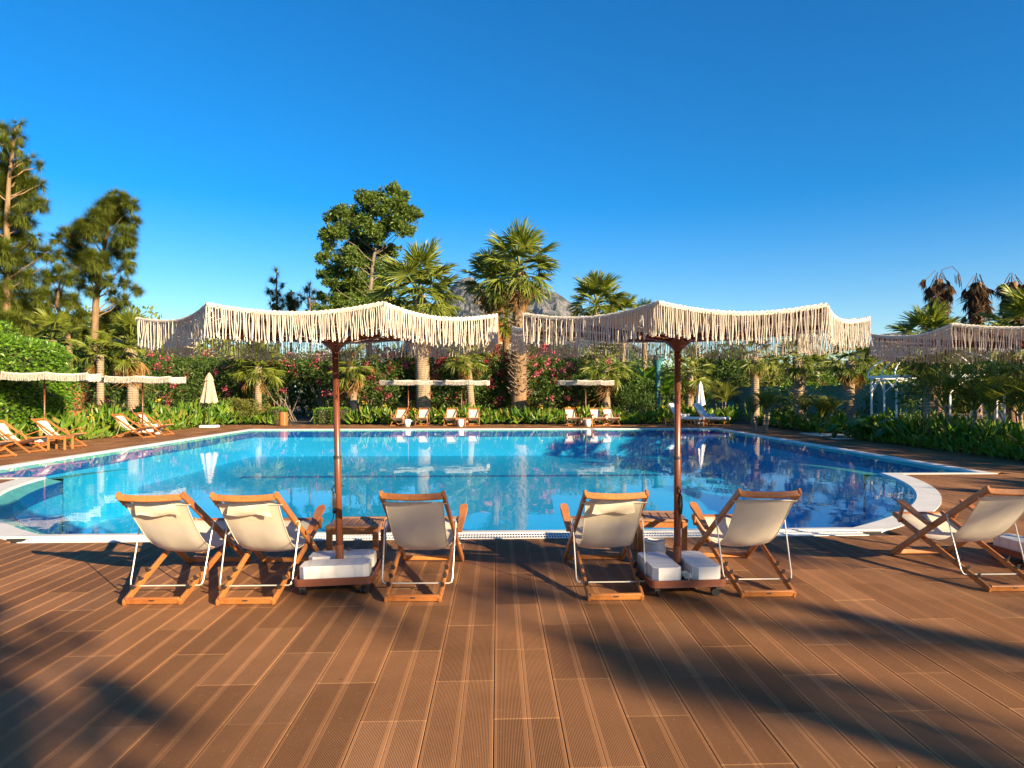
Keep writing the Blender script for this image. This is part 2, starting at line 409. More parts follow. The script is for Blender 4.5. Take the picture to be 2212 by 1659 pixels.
def rock_mat():
    t = NT('mountain_rock'); g = t.n('NewGeometry'); p = g.outputs['Position']
    n = t.noise(.012, p, 8, .65); n2 = t.noise(.05, p, 5, .6)
    col = t.ramp(n2, [(.3, (.10, .10, .105)), (.7, (.27, .25, .235))])
    col = t.mix(t.ramp(n, [(.45, (0, 0, 0)), (.56, (1, 1, 1))]), col, (.028, .036, .026))
    return t.done(t.bsdf(col, .95, t.bump(n2, 1.0, 40.0)))
M_ROCK = rock_mat()
# ------------------------------------------------------------------ pool, deck, ground
PX, PY, PR = -.475, 14.6, 7.9            # centre and radius of the round part
RX0, RX1, RY0, RY1 = -10.4, 9.45, 13.4, 29.6
NEAR = 8.0
def outline(off, near_off, n=40):
    """pool edge moved outward: near straight side, right arc, rectangle, left arc"""
    R = PR + off; ny = NEAR - near_off; fy = RY0 - min(off, .45)
    a0 = math.asin((ny - PY) / R); a1 = math.asin((fy - PY) / R)
    x0 = math.cos(a0) * R
    P = [(PX + x0 * (-1 + 2 * i / 20), ny) for i in range(20)]
    P += [(PX + R * math.cos(a0 + (a1 - a0) * i / n), PY + R * math.sin(a0 + (a1 - a0) * i / n)) for i in range(n + 1)]
    o = min(off, .32)
    P += [(RX1 + o, fy), (RX1 + o, RY1 + o), (RX0 - o, RY1 + o), (RX0 - o, fy)]
    P += [(PX - R * math.cos(a1 + (a0 - a1) * i / n), PY + R * math.sin(a1 + (a0 - a1) * i / n)) for i in range(n)]
    return np.array(P)
def fill(loops, z, name):
    """flat face between an outer loop and holes"""
    import bmesh
    bm = bmesh.new(); es = []
    for L in loops:
        vs = [bm.verts.new((p[0], p[1], z)) for p in L]
        es += [bm.edges.new((vs[i], vs[(i + 1) % len(vs)])) for i in range(len(vs))]
    bmesh.ops.triangle_fill(bm, edges=es, use_beauty=True, use_dissolve=False)
    bm.normal_update()
    bmesh.ops.reverse_faces(bm, faces=[f for f in bm.faces if f.normal.z < 0])
    me = bpy.data.meshes.new(name); bm.to_mesh(me); bm.free(); return me

inner = outline(0, 0)
GX0, GX1, GY0, GY1 = -13.95, 12.25, -6.0, 33.9      # paved area
BIG = 9000
g = Geo()
for x0, x1, y0, y1 in ((-BIG, GX0, -BIG, BIG), (GX1, BIG, -BIG, BIG), (GX0, GX1, -BIG, GY0), (GX0, GX1, GY1, BIG)):
    g.add([(x0, y0, -.04), (x1, y0, -.04), (x1, y1, -.04), (x0, y1, -.04)], [(0, 1, 2, 3)])
ob('ground', g, M_SOIL, kind='structure')
deck = ob('deck', fill([[(GX0, GY0), (GX1, GY0), (GX1, GY1), (GX0, GY1)], outline(.25, .53)], -.032, 'deck'), M_SLAB, kind='structure')

# boards: .325 x .9 in half bond, cut along the pool edge
BW, BL, SEAM = .325, .90, -.02
def clip(poly, a, b, c):                 # keep a*x + b*y <= c
    out = []
    for i in range(len(poly)):
        p, q = poly[i], poly[(i + 1) % len(poly)]
        dp, dq = a * p[0] + b * p[1] - c, a * q[0] + b * q[1] - c
        if dp <= 0: out.append(p)
        if (dp < 0 < dq) or (dq < 0 < dp):
            t = dp / (dp - dq); out.append((p[0] + (q[0] - p[0]) * t, p[1] + (q[1] - p[1]) * t))
    return out
OR, ON = PR + .60, 7.45
def board_poly(cx, cy):
    x0, x1, y0, y1 = cx - BW / 2 + .0015, cx + BW / 2 - .0015, cy - BL / 2 + .0015, cy + BL / 2 - .0015
    P = [(x0, y0), (x1, y0), (x1, y1), (x0, y1)]; full = P
    oy, ox0, ox1, oy1 = RY0 - .45, RX0 - .32, RX1 + .32, RY1 + .32
    if cx - PX > -4.9 and cx - PX < 4.9 and y1 > ON and cy < 9: P = clip(P, 0, 1, ON)
    if not P: return None, False
    dx, dy = cx - PX, cy - PY; d = math.hypot(dx, dy)
    if cy < oy + BL / 2 and d < OR + .6 and cy > ON - .2 and not (abs(dx) < 4.7 and cy < 8):
        if d < OR - .55: return None, False
        ux, uy = dx / d, dy / d; P = clip(P, -ux, -uy, -(OR + ux * PX + uy * PY))
    if not P: return None, False
    if y1 > oy and y0 < oy1 and x1 > ox0 and x0 < ox1:
        if cy < oy + .1 or (y0 < oy): P = clip(P, 0, 1, oy)
        elif cx < ox0 + BW: P = clip(P, 1, 0, ox0)
        elif cx > ox1 - BW: P = clip(P, -1, 0, -ox1)
        elif cy > oy1 - BL / 2 - .01 : P = clip(P, 0, -1, -oy1)
        else: return None, False
    if len(P) < 3: return None, False
    A = .5 * abs(sum(P[i][0] * P[(i + 1) % len(P)][1] - P[(i + 1) % len(P)][0] * P[i][1] for i in range(len(P))))
    if A < .006: return None, False
    return P, P is full or P == full
hw, hl = BW / 2 - .0015, BL / 2 - .0015
PROF = [(-hw, -.026), (-hw, -.0022), (-hw + .003, 0), (-.003, 0), (0, -.0015), (.003, 0), (hw - .003, 0), (hw, -.0022), (hw, -.026)]
def board_into(g, cx, cy, dz=0.0):
    n = len(PROF); V = []; uv = []
    for yy in (-hl, hl):
        for x, z in PROF: V.append((cx + x, cy + yy, z + dz)); uv.append((x, yy))
    Fc = [(i, i + 1, n + i + 1, n + i) for i in range(n - 1)]; Fc = [f[::-1] for f in Fc]
    Fc += [tuple(range(n)), tuple(range(n, 2 * n))[::-1]]
    g.add(V, [f[::-1] for f in Fc], uv)
def cut_into(g, P, cx, cy, dz=0.0):
    n = len(P); V = [(x, y, -.026 + dz) for x, y in P] + [(x, y, dz) for x, y in P]
    uv = [(x - cx, y - cy) for x, y in P] * 2
    g.add(V, [tuple(range(n, 2 * n))] + [(i, (i + 1) % n, n + (i + 1) % n, n + i) for i in range(n)], uv)
cells = []
for i in range(int((GX0 - SEAM) / BW) - 1, int((GX1 - SEAM) / BW) + 1):
    cx = SEAM + (i + .5) * BW; ph = .193 + (.45 if i % 2 else 0.0)
    for j in range(-8, 40):
        cy = ph + j * BL
        if cx < GX0 or cx > GX1 or cy < GY0 or cy > GY1: continue
        P, full = board_poly(cx, cy)
        if P is None: continue
        dep = cy * CYW + cx * SY; lat = cx * CYW - cy * SY
        u = CX + F * lat / max(dep, .1); v = HY + F * CAM_H / max(dep, .1)
        size = 1 / max(dep, .5) if (dep > 1.9 and -110 < u < 2330) else 0
        cells.append((size, cx, cy, P, full))
cells.sort(key=lambda c: -c[0])
one = Geo(); board_into(one, 0, 0); board_me = one.mesh('plank'); board_me.materials.append(M_PLANK)
rest = Geo()
for k, (size, cx, cy, P, full) in enumerate(cells):
    dz = float(rng.normal(0, .0006))
    if k < 300 and size > 0:
        if full: o = ob('plank', board_me, None, deck); o.location = (cx, cy, dz)
        else:
            c = Geo(); cut_into(c, [(x - cx, y - cy) for x, y in P], 0, 0); o = ob('plank', c, M_PLANK, deck); o.location = (cx, cy, dz)
    elif full: board_into(rest, cx, cy, dz)
    else: cut_into(rest, P, cx, cy, dz)
ob('plank_field', rest, M_PLANK, deck, kind='stuff')

# pool basin, rim and water
n = len(inner); FLOOR = -1.15
g = Geo(); rows = [(-.10, M_TILED), (-.34, None), (FLOOR, None)]
V = np.vstack([np.c_[inner, np.full(n, z)] for z, _ in rows])
i = np.arange(n); j = (i + 1) % n
g.add(V, np.vstack([np.c_[k * n + i, k * n + j, k * n + n + j, k * n + n + i] for k in (1,)]))
pool = empty('pool', (0, 0, 0), label='large turquoise swimming pool with a rounded near end', cat='pool', kind='structure')
pool['category'] = 'pool'
ob('basin_wall', g, M_TILEW, pool)
g = Geo(); g.add(V, np.vstack([np.c_[i, j, n + j, n + i]])); ob('tile_band', g, M_TILED, pool)
ob('basin_floor', fill([inner], FLOOR, 'basin_floor'), M_TILE, pool)
rim = Geo(); offs = [(0.0, -.11), (.36, -.030), (.46, .004), (1.0, .010), (1.0, -.13)]
inn, outr = inner, outline(.60, .25)
V = np.vstack([np.c_[inn + (outr - inn) * t, np.full(n, z)] for t, z in offs])
rim.add(V, np.vstack([np.c_[k * n + j, k * n + i, k * n + n + i, k * n + n + j] for k in range(len(offs) - 1)]))
ob('pool_rim', rim, M_STONE, pool)
ob('water', fill([inn + (outr - inn) * .42], -.022, 'water'), M_WATER, None, kind='structure')
g = Geo()
for y0, y1, x0, x1 in ((22.2, 22.6, -8.3, 7.4),):
    g = Geo(); g.add([(x0, y0, FLOOR + .004), (x1, y0, FLOOR + .004), (x1, y1, FLOOR + .004), (x0, y1, FLOOR + .004)], [(0, 1, 2, 3)])
    ob('lane_line', g, M_TILED, pool)
# submerged curved ledges running on from the round rim into the rectangle
for s in (-1, 1):
    g = Geo(); a0 = math.asin((RY0 - .1 - PY) / (PR + .2)); N = 16; rowsv = []
    for k in range(N + 1):
        a = a0 + k / N * (.40 if s > 0 else .34); w = .30 * (1 - (k / N) ** 2) + .02; z = -.045 - .10 * k / N
        for r, zz in ((PR - .02, FLOOR), (PR - .02, z), (PR + w, z), (PR + w, FLOOR)):
            rowsv.append((PX + s * r * math.cos(a), PY + r * math.sin(a), zz))
    for nm, ms, mt in (('ledge_wall', (0, 2), M_TILE), ('submerged_ledge', (1,), M_LEDGE)):
        Q = np.array([(k * 4 + m, k * 4 + m + 1, k * 4 + m + 5, k * 4 + m + 4) for k in range(N) for m in ms])
        if s < 0: Q = Q[:, ::-1]
        g = Geo(); g.add(rowsv, Q); ob(nm, g, mt, pool)

# overflow grate along the near side: white bars over a dark channel
gx0, gx1 = PX - 4.62, PX + 4.62
grate = empty('overflow_grate', (0, 0, 0), label='white slotted overflow grate along the near pool edge', cat='drain grate')
g = Geo(); g.box(((gx0 + gx1) / 2, 7.60, -.13), (gx1 - gx0 + .6, .32, .02)); g.box(((gx0 + gx1) / 2, 7.452, -.07), (gx1 - gx0 + .6, .012, .11)); g.box(((gx0 + gx1) / 2, 7.742, -.07), (gx1 - gx0 + .6, .012, .11)); ob('channel', g, M_DRAIN, grate)
for y, w in ((7.470, .030), (7.60, .018), (7.730, .034)):
    g = Geo(); g.box(((gx0 + gx1) / 2, y, .002), (gx1 - gx0, w, .006)); ob('grate_rail', g, M_GRATE, grate)
bars = Geo(); nb = int((gx1 - gx0) / .031)
for k in range(nb):
    x = gx0 + (k + .5) * .031; bars.box((x, 7.60, -.003), (.015, .245, .008))
ob('grate_bars', bars, M_GRATE, grate, kind='stuff')

# paving stones and a drain lid in the right hand border
for (px, py), lab in (((1735, 939), 'pale grey paving slab at the gap in the right hand planting'),):
    x, y = spot(px, py); g = Geo(); g.box((0, 0, .008), (1.2, 1.6, .03), ch=.01); o = ob('paving_slab', g, M_STONE, label=lab, cat='paving slab'); o.location = (12.3, y, 0)
x, y = spot(1840, 948); g = Geo(); g.box((0, 0, .012), (.6, .45, .02), ch=.01)
o = ob('drain_lid', g, M_GRATE, label='white drain lid on the deck at the foot of the right hand cannas', cat='drain lid'); o.location = (11.75, y, 0)

# ------------------------------------------------------------------ walls and building
def wall(name, p, q, h, th, mat, label, cop=None):
    p, q = Vector((*p, 0)), Vector((*q, 0)); L = (q - p).length; r = math.atan2(q.y - p.y, q.x - p.x)
    e = empty(name, p, r, label=label, cat='wall')
    g = Geo(); g.box((L / 2, 0, h / 2 - .05), (L, th, h + .1)); ob('wall_body', g, mat, e)
    g = Geo(); g.box((L / 2, 0, h + .03), (L + .04, th + .06, .06)); ob('coping', g, cop or mat, e)
    return e
wall('garden_wall', pos(1530, 46), pos(1990, 26.5), 1.86, .25, M_TEAL, 'teal rendered garden wall behind the right hand palms')
wall('garden_wall', pos(140, 40.5), pos(596, 40.5), 2.1, .3, M_ORANGE, 'terracotta garden wall glimpsed under the oleanders left of the gap')
wall('garden_wall', pos(722, 40.5), pos(1330, 40.5), 2.1, .3, M_ORANGE, 'terracotta garden wall glimpsed behind the far deck chairs')
bx, by = pos(1000, 44)
b = empty('terracotta_building', (bx, by, 0), -YAW, label='terracotta building behind the two tall palms', cat='building')
W_ = (1190 - 1000) / F * 44; hB = hgt(703, 44)
g = Geo(); g.box((W_ / 2, 2.5, hB / 2), (W_, 5, hB)); ob('wall_body', g, M_ORANGE, b)
g = Geo(); g.box((W_ / 2, 2.5, hB + .1), (W_ + .4, 5.4, .2)); ob('roof_slab', g, M_ORANGE, b)
for k, xx in enumerate((1.0, 2.7, 4.5)):
    g = Geo(); g.box((xx, -.02, hB - 1.7), (.8, .1, 1.2)); w_ = ob('window', g, M_WHITEP, b)
    g = Geo(); g.box((xx, -.05, hB - 1.7), (.66, .08, 1.06)); ob('pane', g, M_DRAIN, w_)

# ------------------------------------------------------------------ mountain and wooded hills
def ridge(name, prof, depth, thick, mat, label, rough, seed, nx=160, ny=36):
    r = np.random.default_rng(seed); xs = np.array([p[0] for p in prof]); ys = np.array([p[1] for p in prof])
    X = np.linspace(xs[0], xs[-1], nx); top = np.interp(X, xs, ys)
    H = np.array([hgt(t, depth) for t in top])
    # fractal height
    N = np.zeros((ny, nx)); amp = 1.0
    for o in range(6):
        m = 3 * 2 ** o; c = r.normal(0, 1, (m + 2, m * 3 + 2))
        yy = np.linspace(0, m, ny); xx = np.linspace(0, m * 3, nx); iy = yy.astype(int); ix = xx.astype(int)
        fy = (yy - iy)[:, None]; fx = (xx - ix)[None]; fy = fy * fy * (3 - 2 * fy); fx = fx * fx * (3 - 2 * fx)
        A = c[np.ix_(iy, ix)] * (1 - fy) * (1 - fx) + c[np.ix_(iy, ix + 1)] * (1 - fy) * fx + c[np.ix_(iy + 1, ix)] * fy * (1 - fx) + c[np.ix_(iy + 1, ix + 1)] * fy * fx
        N += amp * (np.abs(A) * -1 + .6); amp *= .52
    V = []
    for k in range(ny):
        t = k / (ny - 1); d = depth - thick * (1 - t); e = t ** 1.15
        for m in range(nx):
            w = math.sin(math.pi * min(t, 1)) * .9 + .12
            x, y = pos(X[m], d + rough * .6 * N[k, m] * w)
            V.append((x, y, max(H[m] * e + rough * N[k, m] * w * min(1, H[m] / (H.max() + 1e-6) + .2), -5)))
    Q = np.array([(k * nx + m, k * nx + m + 1, (k + 1) * nx + m + 1, (k + 1) * nx + m) for k in range(ny - 1) for m in range(nx - 1)])
    g = Geo(); g.add(V, Q)
    bk = [pos(x, depth + thick) for x in X]; off = (ny - 1) * nx
    V2 = [V[off + m] for m in range(nx)] + [(p[0], p[1], -5) for p in bk]
    g.add(V2, np.array([(m, m + 1, nx + m + 1, nx + m) for m in range(nx - 1)]))
    return ob(name, g, mat, smooth=False, kind='structure')
ridge('mountain', [(820, 846), (880, 730), (930, 660), (965, 625), (1000, 597), (1020, 590), (1045, 612), (1075, 608), (1105, 626), (1135, 606), (1165, 618), (1200, 630), (1232, 650), (1262, 690), (1320, 720), (1400, 760), (1480, 846)], 4200, 1500, M_ROCK, '', 110, 3, 300, 70)
ridge('far_hills', [(1780, 846), (1850, 755), (1900, 724), (1950, 715), (2010, 724), (2080, 735), (2150, 728), (2230, 735), (2400, 750), (2600, 846)], 3000, 900, M_ROCK, '', 40, 8, 120, 24)
# ------------------------------------------------------------------ deck chairs (local: +Y is the front, origin between the rear feet)
def make_chair(pillow, seed=0):
    e = empty('deck_chair'); cr = np.random.default_rng(seed); w1, w2, w3, sg = cr.uniform(0, 6, 4); sgk = cr.uniform(.6, 1.5)
    W = .034; rail, leg = .29, .222
    def bx(t): return .272 - .034 * t                     # half width of the long rails, foot to top
    for s in (-1, 1):
        g = Geo(); g.beam((s * .273, 1.255, .012), (s * .236, -.045, .835), .026, .055, (0, .6, 1), .006, .014); ob('back_rail', g, M_WOOD, e)
        g = Geo(); g.beam((s * .205, -.02, .016), (s * .243, 1.275, .405), .026, .05, (0, -.3, 1), .006, .014); l = ob('leg', g, M_WOOD, e)
        for y in (.12, .24, .36):
            g = Geo()
            z = .016 + (y + .02) * .3004 + .03; x = s * (.206 + .0293 * (y + .02))
            g.beam((x, y + .035, z + .004), (x, y - .012, z - .004), .028, .006, (0, -.3, 1), .001, .001)
            g.beam((x, y - .006, z), (x, y - .022, z + .034), .028, .004, (0, 1, 0), .001, .001)
            ob('notch_plate', g, M_DARKM, l)
        # paddle armrest and its post
        g = Geo(); xo = s * .302
        pts = [(-.018, 0), (.018, 0), (.024, .12), (.034, .30), (.038, .42), (.03, .475), (0, .495), (-.03, .475), (-.038, .42), (-.034, .30), (-.024, .12)]
        th = math.atan2(.15, .47); M = np.array([[1, 0, 0], [0, math.cos(th), -math.sin(th)], [0, math.sin(th), math.cos(th)]])
        g2 = Geo(); g2.prism(pts, -.012, .012, top_in=.004); V = np.vstack(g2.V) @ M.T + np.array([xo, .60, .415]); g.add(V, g2.P)
        a = ob('armrest', g, M_WOOD, e)
        g = Geo(); g.beam((xo - s * .018, 1.03, .535), (s * .262, 1.15, .345), .02, .04, (0, 1, .5), .005, .01); ob('arm_post', g, M_WOOD, a)
        g = Geo(); g.tube([(s * .258, .845, .257), (s * .29, .845, .257)], .006, 8); ob('pivot_bolt', g, M_STEEL, e)
    # cross bars
    g = Geo(); pts = [(x, -.035 - .02 * (1 - (x / .23) ** 2), .812 - .010 * (1 - (x / .23) ** 2)) for x in np.linspace(-.228, .228, 9)]
    g.sweep(pts, .024, .050, (0, .55, 1))
    ob('top_rail', g, M_WOOD, e)
    g = Geo(); g.beam((-.24, 1.262, .398), (.24, 1.262, .398), .05, .026, (0, -.3, 1), .005); ob('seat_rail', g, M_WOOD, e)
    g = Geo(); g.beam((-.20, -.006, .03), (.20, -.006, .03), .026, .05, (0, -.3, 1), .005); r = ob('foot_rail', g, M_WOOD, e)
    g = Geo(); g.box((.0, -.0215, .036), (.04, .002, .014)); ob('maker_plate', g, M_DARKM, r)
    g = Geo(); g.beam((-.265, 1.225, .035), (.265, 1.225, .035), .026, .045, (0, .6, 1), .005); ob('foot_rail', g, M_WOOD, e)
    g = Geo(); g.tube([(-.252, .058, .742), (.252, .058, .742)], .0085, 8); ob('top_rod', g, M_STEEL, e)
    # steel stay
    g = Geo(); pts = [(-.262, .40, .545), (-.283, .40, .55), (-.29, .385, .53), (-.279, .225, .12), (-.272, .21, .092), (-.255, .205, .083)]
    pts = pts + [(-x, y, z) for x, y, z in pts[::-1]]; g.tube(pts, .0055, 8); ob('steel_stay', g, M_STEEL, e)
    # sling
    prof = np.array([(.050, .752), (.066, .730), (.105, .680), (.17, .602), (.25, .512), (.33, .432), (.42, .358), (.52, .302), (.63, .268), (.75, .262), (.88, .278), (1.02, .318), (1.15, .362), (1.262, .412), (1.285, .400), (1.275, .382)])
    U = np.linspace(-1, 1, 13); V = []
    tt = np.r_[0, np.cumsum(np.linalg.norm(np.diff(prof, axis=0), axis=1))]; tt /= tt[-1]
    for k, (y, z) in enumerate(prof):
        hw_ = .224 - .012 * math.sin(math.pi * tt[k])
        sag = .020 * sgk * math.sin(math.pi * tt[k])
        for u in U:
            V.append((u * hw_, y + (.004 * math.sin(6 * u + 9 * tt[k] + w1) + .003 * math.sin(3 * u - 21 * tt[k] + w2) + .002 * math.sin(15 * u + 5 * tt[k] + w3)) * math.sin(math.pi * tt[k]), z - sag * (1 - u * u) * .8 + sag * .5 * (abs(u) ** 6)))
    nu = len(U); Q = np.array([(k * nu + m, k * nu + m + 1, (k + 1) * nu + m + 1, (k + 1) * nu + m) for k in range(len(prof) - 1) for m in range(nu - 1)])
    g = Geo(); g.add(V, Q); sl = ob('sling', g, M_CANVAS, e, smooth=True)
    for s in (0, nu - 1):
        g = Geo(); g.tube([V[k * nu + s] for k in range(len(prof))], .004, 6); ob('hem', g, M_CANVAS, sl, smooth=True)
    if pillow:
        # head pillow: flap over the rod behind, cushion in front
        g = Geo(); rows = [(.046, .755), (.036, .748), (.038, .725), (.052, .695), (.074, .660), (.078, .654)]; V = []
        for k, (y, z) in enumerate(rows):
            for u in np.linspace(-1, 1, 9): V.append((u * (.135 + .008 * k), y - .010 * math.sin(3 * u + k + w1), z + .008 * math.sin(5 * u + .7 * k + w2)))
        Q = np.array([(k * 9 + m, k * 9 + m + 1, k * 9 + m + 10, k * 9 + m + 9) for k in range(5) for m in range(8)])
        g.add(V, Q); ob('pillow_flap', g, M_CANVAS, sl, smooth=True)
        g = Geo(); rows = [(.055, .760, 0), (.085, .755, .6), (.12, .73, 1), (.17, .668, 1), (.215, .615, .6), (.225, .590, 0)]; V = []
        for k, (y, z, f) in enumerate(rows):
            for u in np.linspace(-1, 1, 9): V.append((u * .195, y + .018 * f * (1 - u ** 4), z + .022 * f * (1 - u ** 4)))
        g.add(V, Q); ob('head_pillow', g, M_CANVAS, sl, smooth=True)
    return e
protoA, protoB = make_chair(False), make_chair(True); protoA2, protoA3, protoB2, protoB3 = make_chair(False, 2), make_chair(False, 3), make_chair(True, 4), make_chair(True, 5)
used = set()
def chair(proto, p, front, label, group):
    e = proto if proto.name not in used else copy_tree(proto)
    used.add(proto.name)
    e.location = (p[0], p[1], .002); d = (front[0] - p[0], front[1] - p[1]); e.rotation_euler = (0, 0, math.atan2(d[1], d[0]) - math.pi / 2)
    return tag(e, label, 'deck chair', group)
GN = 'deck chairs on the near deck with their backs to the camera'
near = [(protoB, (330, 1306), (471, 1219), 'wooden deck chair with cream sling farthest left on the near deck'),
        (protoB2, (531, 1306), (634, 1219), 'wooden deck chair with cream sling just left of the left parasol base'),
        (protoA, (892, 1300), (936, 1215), 'wooden deck chair with striped palm shadow on its sling, right of the left parasol'),
        (protoB3, (1330, 1297), (1284, 1214), 'wooden deck chair with pillow flap just left of the right parasol base'),
        (protoA2, (1659, 1290), (1553, 1207), 'wooden deck chair without pillow flap just right of the right parasol base'),
        (protoA3, (2190, 1278), (1985, 1198), 'wooden deck chair cut off by the right edge of the picture')]
for pr, a, b_, lab in near: chair(pr, spot(*a), spot(*b_), lab, GN)
def away(p, ang, L=1.22): return (p[0] + L * math.cos(ang), p[1] + L * math.sin(ang))
def chair_front(pr, f, ang, lab, grp):            # front feet at f, facing ang
    p = away(f, ang + math.pi); chair(pr, p, f, lab, grp)
GL = 'deck chairs along the left side of the pool'
for f, a, lab in (((12, 988), -8, 'wooden deck chair cut off by the left edge of the picture'),
                  ((80, 977), -8, 'wooden deck chair with cream pillow left of the side table, by the clipped hedge'),
                  ((170, 966), -6, 'wooden deck chair behind the side table, right of the parasol pole at the hedge'),
                  ((321, 946), -10, 'nearer wooden deck chair of the pair under the second left parasol'),
                  ((364, 940), -10, 'farther wooden deck chair of the pair under the second left parasol')):
    chair_front(protoB, spot(*f), math.radians(a), lab, GL)
GF = 'deck chairs along the far side of the pool'
for x, a, lab in ((856, -96, 'far deck chair leftmost of the row across the pool, left of its parasol'),
                  (909, -92, 'far deck chair second from left, in front of the thick palm trunk'),
                  (971, -92, 'far deck chair just left of the far side table'),
                  (1023, -88, 'far deck chair just right of the far side table'),
                  (1240, -86, 'far deck chair left of the lone parasol across the pool'),
                  (1297, -84, 'far deck chair just right of the lone parasol across the pool'),
                  (1328, -80, 'far deck chair rightmost of the row, with pillow, beside the loungers')):
    chair_front(protoB if x in (1328,) else protoA, pos(x, 31.9), math.radians(a) , lab, GF)

# ------------------------------------------------------------------ fringed parasols
PAR_R, PAR_Z = 1.42, 2.16
def make_parasol(dense):
    e = empty('fringed_parasol')
    C = [np.array([math.cos(math.radians(-90 + 22.5 + 45 * k)) * PAR_R, math.sin(math.radians(-90 + 22.5 + 45 * k)) * PAR_R]) for k in range(8)]
    def rimpt(k, t):
        a, b = C[k % 8], C[(k + 1) % 8]; m = 4 * t * (1 - t); p = a + (b - a) * t
        return np.array([*(p * (1 - .042 * m)), PAR_Z - .055 * m])
    g = Geo(); g.tube([(0, 0, .10), (0, 0, 1.05), (0, 0, 1.06), (0, 0, 2.03)], [.0285, .0285, .0255, .0255], 16); p = ob('pole', g, M_POLE, e, smooth=False)
    for f in p.data.polygons: f.use_smooth = len(f.vertices) == 4
    g = Geo(); g.lathe([(.034, .10), (.034, .34), (.031, .342)], 16); ob('sleeve', g, M_POLE, p)
    g = Geo(); g.tube([(.03, 0, .30), (.075, -.01, .30)], .006, 8); g.lathe([(.014, -.012), (.014, .012)], 10, (.08, -.01, .30)); ob('clamp_bolt', g, M_DARKM, p)
    g = Geo(); g.lathe([(.033, 1.05), (.033, 1.075)], 16); ob('collar', g, M_DARKM, p)
    g = Geo(); g.lathe([(.028, 1.93), (.045, 1.955), (.10, 2.0), (.105, 2.035), (.06, 2.05), (.03, 2.19), (.012, 2.20)], 16); ob('hub', g, M_POLE, e)
    for k in range(8):
        d = C[k] / PAR_R; g = Geo(); g.beam((*(d * .06), 2.03), (*(d * (PAR_R - .02)), PAR_Z - .03), .026, .05, (0, 0, 1), .004, .004, .02, .032); ob('rib', g, M_POLE, e)
    # canopy: knotted rows
    NR, NT_ = 20, 12; cg = Geo()
    def surf(k, t, r):
        q = rimpt(k, t); c = np.array([0, 0, PAR_Z + .03]); f = r ** 1.0
        z = c[2] + (q[2] - c[2]) * f - .035 * math.sin(math.pi * r); return np.array([q[0] * r, q[1] * r, z])
    for ring in range(1, NR + 1):
        r1, r0 = ring / NR, (ring - 1) / NR; r0 += .16 / NR
        lo, hi = [], []
        for k in range(8):
            for m in range(NT_):
                t = m / NT_; jit = rng.normal(0, .0025)
                a, b = surf(k, t, r0), surf(k, t, r1); mid = (a + b) / 2
                lo.append([a + [0, 0, jit], mid + [0, 0, .011 + jit], b + [0, 0, jit], mid + [0, 0, -.011 + jit]])
        A = np.array(lo); n_ = len(A); V = A.reshape(-1, 3); i_ = np.arange(n_); j_ = (i_ + 1) % n_
        cg.add(V, np.vstack([np.c_[i_ * 4 + m, j_ * 4 + m, j_ * 4 + (m + 1) % 4, i_ * 4 + (m + 1) % 4] for m in range(4)]))
    cv = ob('canopy', cg, M_ROPE, e)
    # vertical linking cords between rows
    lk = Geo()
    for k in range(8):
        for m in range(0, 26):
            t = (m + .5) / 26; lk.tube([surf(k, t, r) for r in (.12 if m % 4 == 0 else .4, .6, .8, 1.0)], .005, 4, False)
    ob('canopy_cords', lk, M_ROPE, cv, kind='stuff')
    # rope edge
    for k in range(8):
        g = Geo(); ts = np.linspace(0, 1, 40)
        for h, ph in ((0, 0), (0, 2.1), (0, 4.2)):
            P = np.array([rimpt(k, t) for t in ts]); a = ts * 62 + ph
            d = unit(P[:, :2] * 1.0); P = P + np.c_[d * (np.cos(a) * .009)[:, None], np.sin(a) * .012]
            g.tube(P, .0085, 5, False)
        ob('edge_rope', g, M_ROPE, e, smooth=True)
    # fringe
    for k in range(8):
        g = Geo(); nc = dense
        T = (np.arange(nc) + .5 + rng.uniform(-.22, .22, nc)) / nc
        A = np.array([rimpt(k, t) for t in T]); d = unit(A[:, :2]); rad = .0033
        A[:, :2] += d * rng.uniform(-.002, .014, nc)[:, None]
        L = rng.normal(.182, .010, nc) + .02 * np.abs(2 * T - 1) ** 2
        sw = rng.normal(0, .007, (nc, 2)); sw2 = rng.normal(0, .0028, (nc, 2))
        ns = 4; ring = np.array([(math.cos(a), math.sin(a)) for a in np.arange(ns) * 2 * math.pi / ns])
        prof = [(0, 1.0), (.33, 1.0), (.66, 1.0), (.90, 1.0), (.925, 1.75), (.955, 1.6), (.965, 1.0), (1.0, 1.5)]
        V = np.zeros((nc, len(prof), ns, 3))
        for q, (f, rr) in enumerate(prof):
            c = A.copy(); c[:, 2] -= f * L; c[:, :2] += sw * f * f + sw2 * math.sin(f * 5)
            V[:, q, :, :2] = c[:, None, :2] + ring[None] * rad * rr; V[:, q, :, 2] = c[:, None, 2]
        m = len(prof); base = (np.arange(nc) * m * ns)[:, None]
        Q = []
        for q in range(m - 1):
            for z in range(ns): Q.append(np.c_[base + q * ns + z, base + q * ns + (z + 1) % ns, base + (q + 1) * ns + (z + 1) % ns, base + (q + 1) * ns + z])
        g.add(V.reshape(-1, 3), np.vstack(Q)); ob('fringe', g, M_ROPE, e, kind='stuff')
    # wheeled tray with two marble blocks
    tr = Geo(); s = .305; rr = .05
    out_ = [(x * (s - rr) + math.cos(a) * rr, y * (s - rr) + math.sin(a) * rr) for x, y, a0 in ((1, 1, 0), (-1, 1, 90), (-1, -1, 180), (1, -1, 270)) for a in np.radians(a0 + np.linspace(0, 90, 5))]
    tr.prism(out_, .085, .098)
    n_ = len(out_); O = np.array(out_); I = O * .972
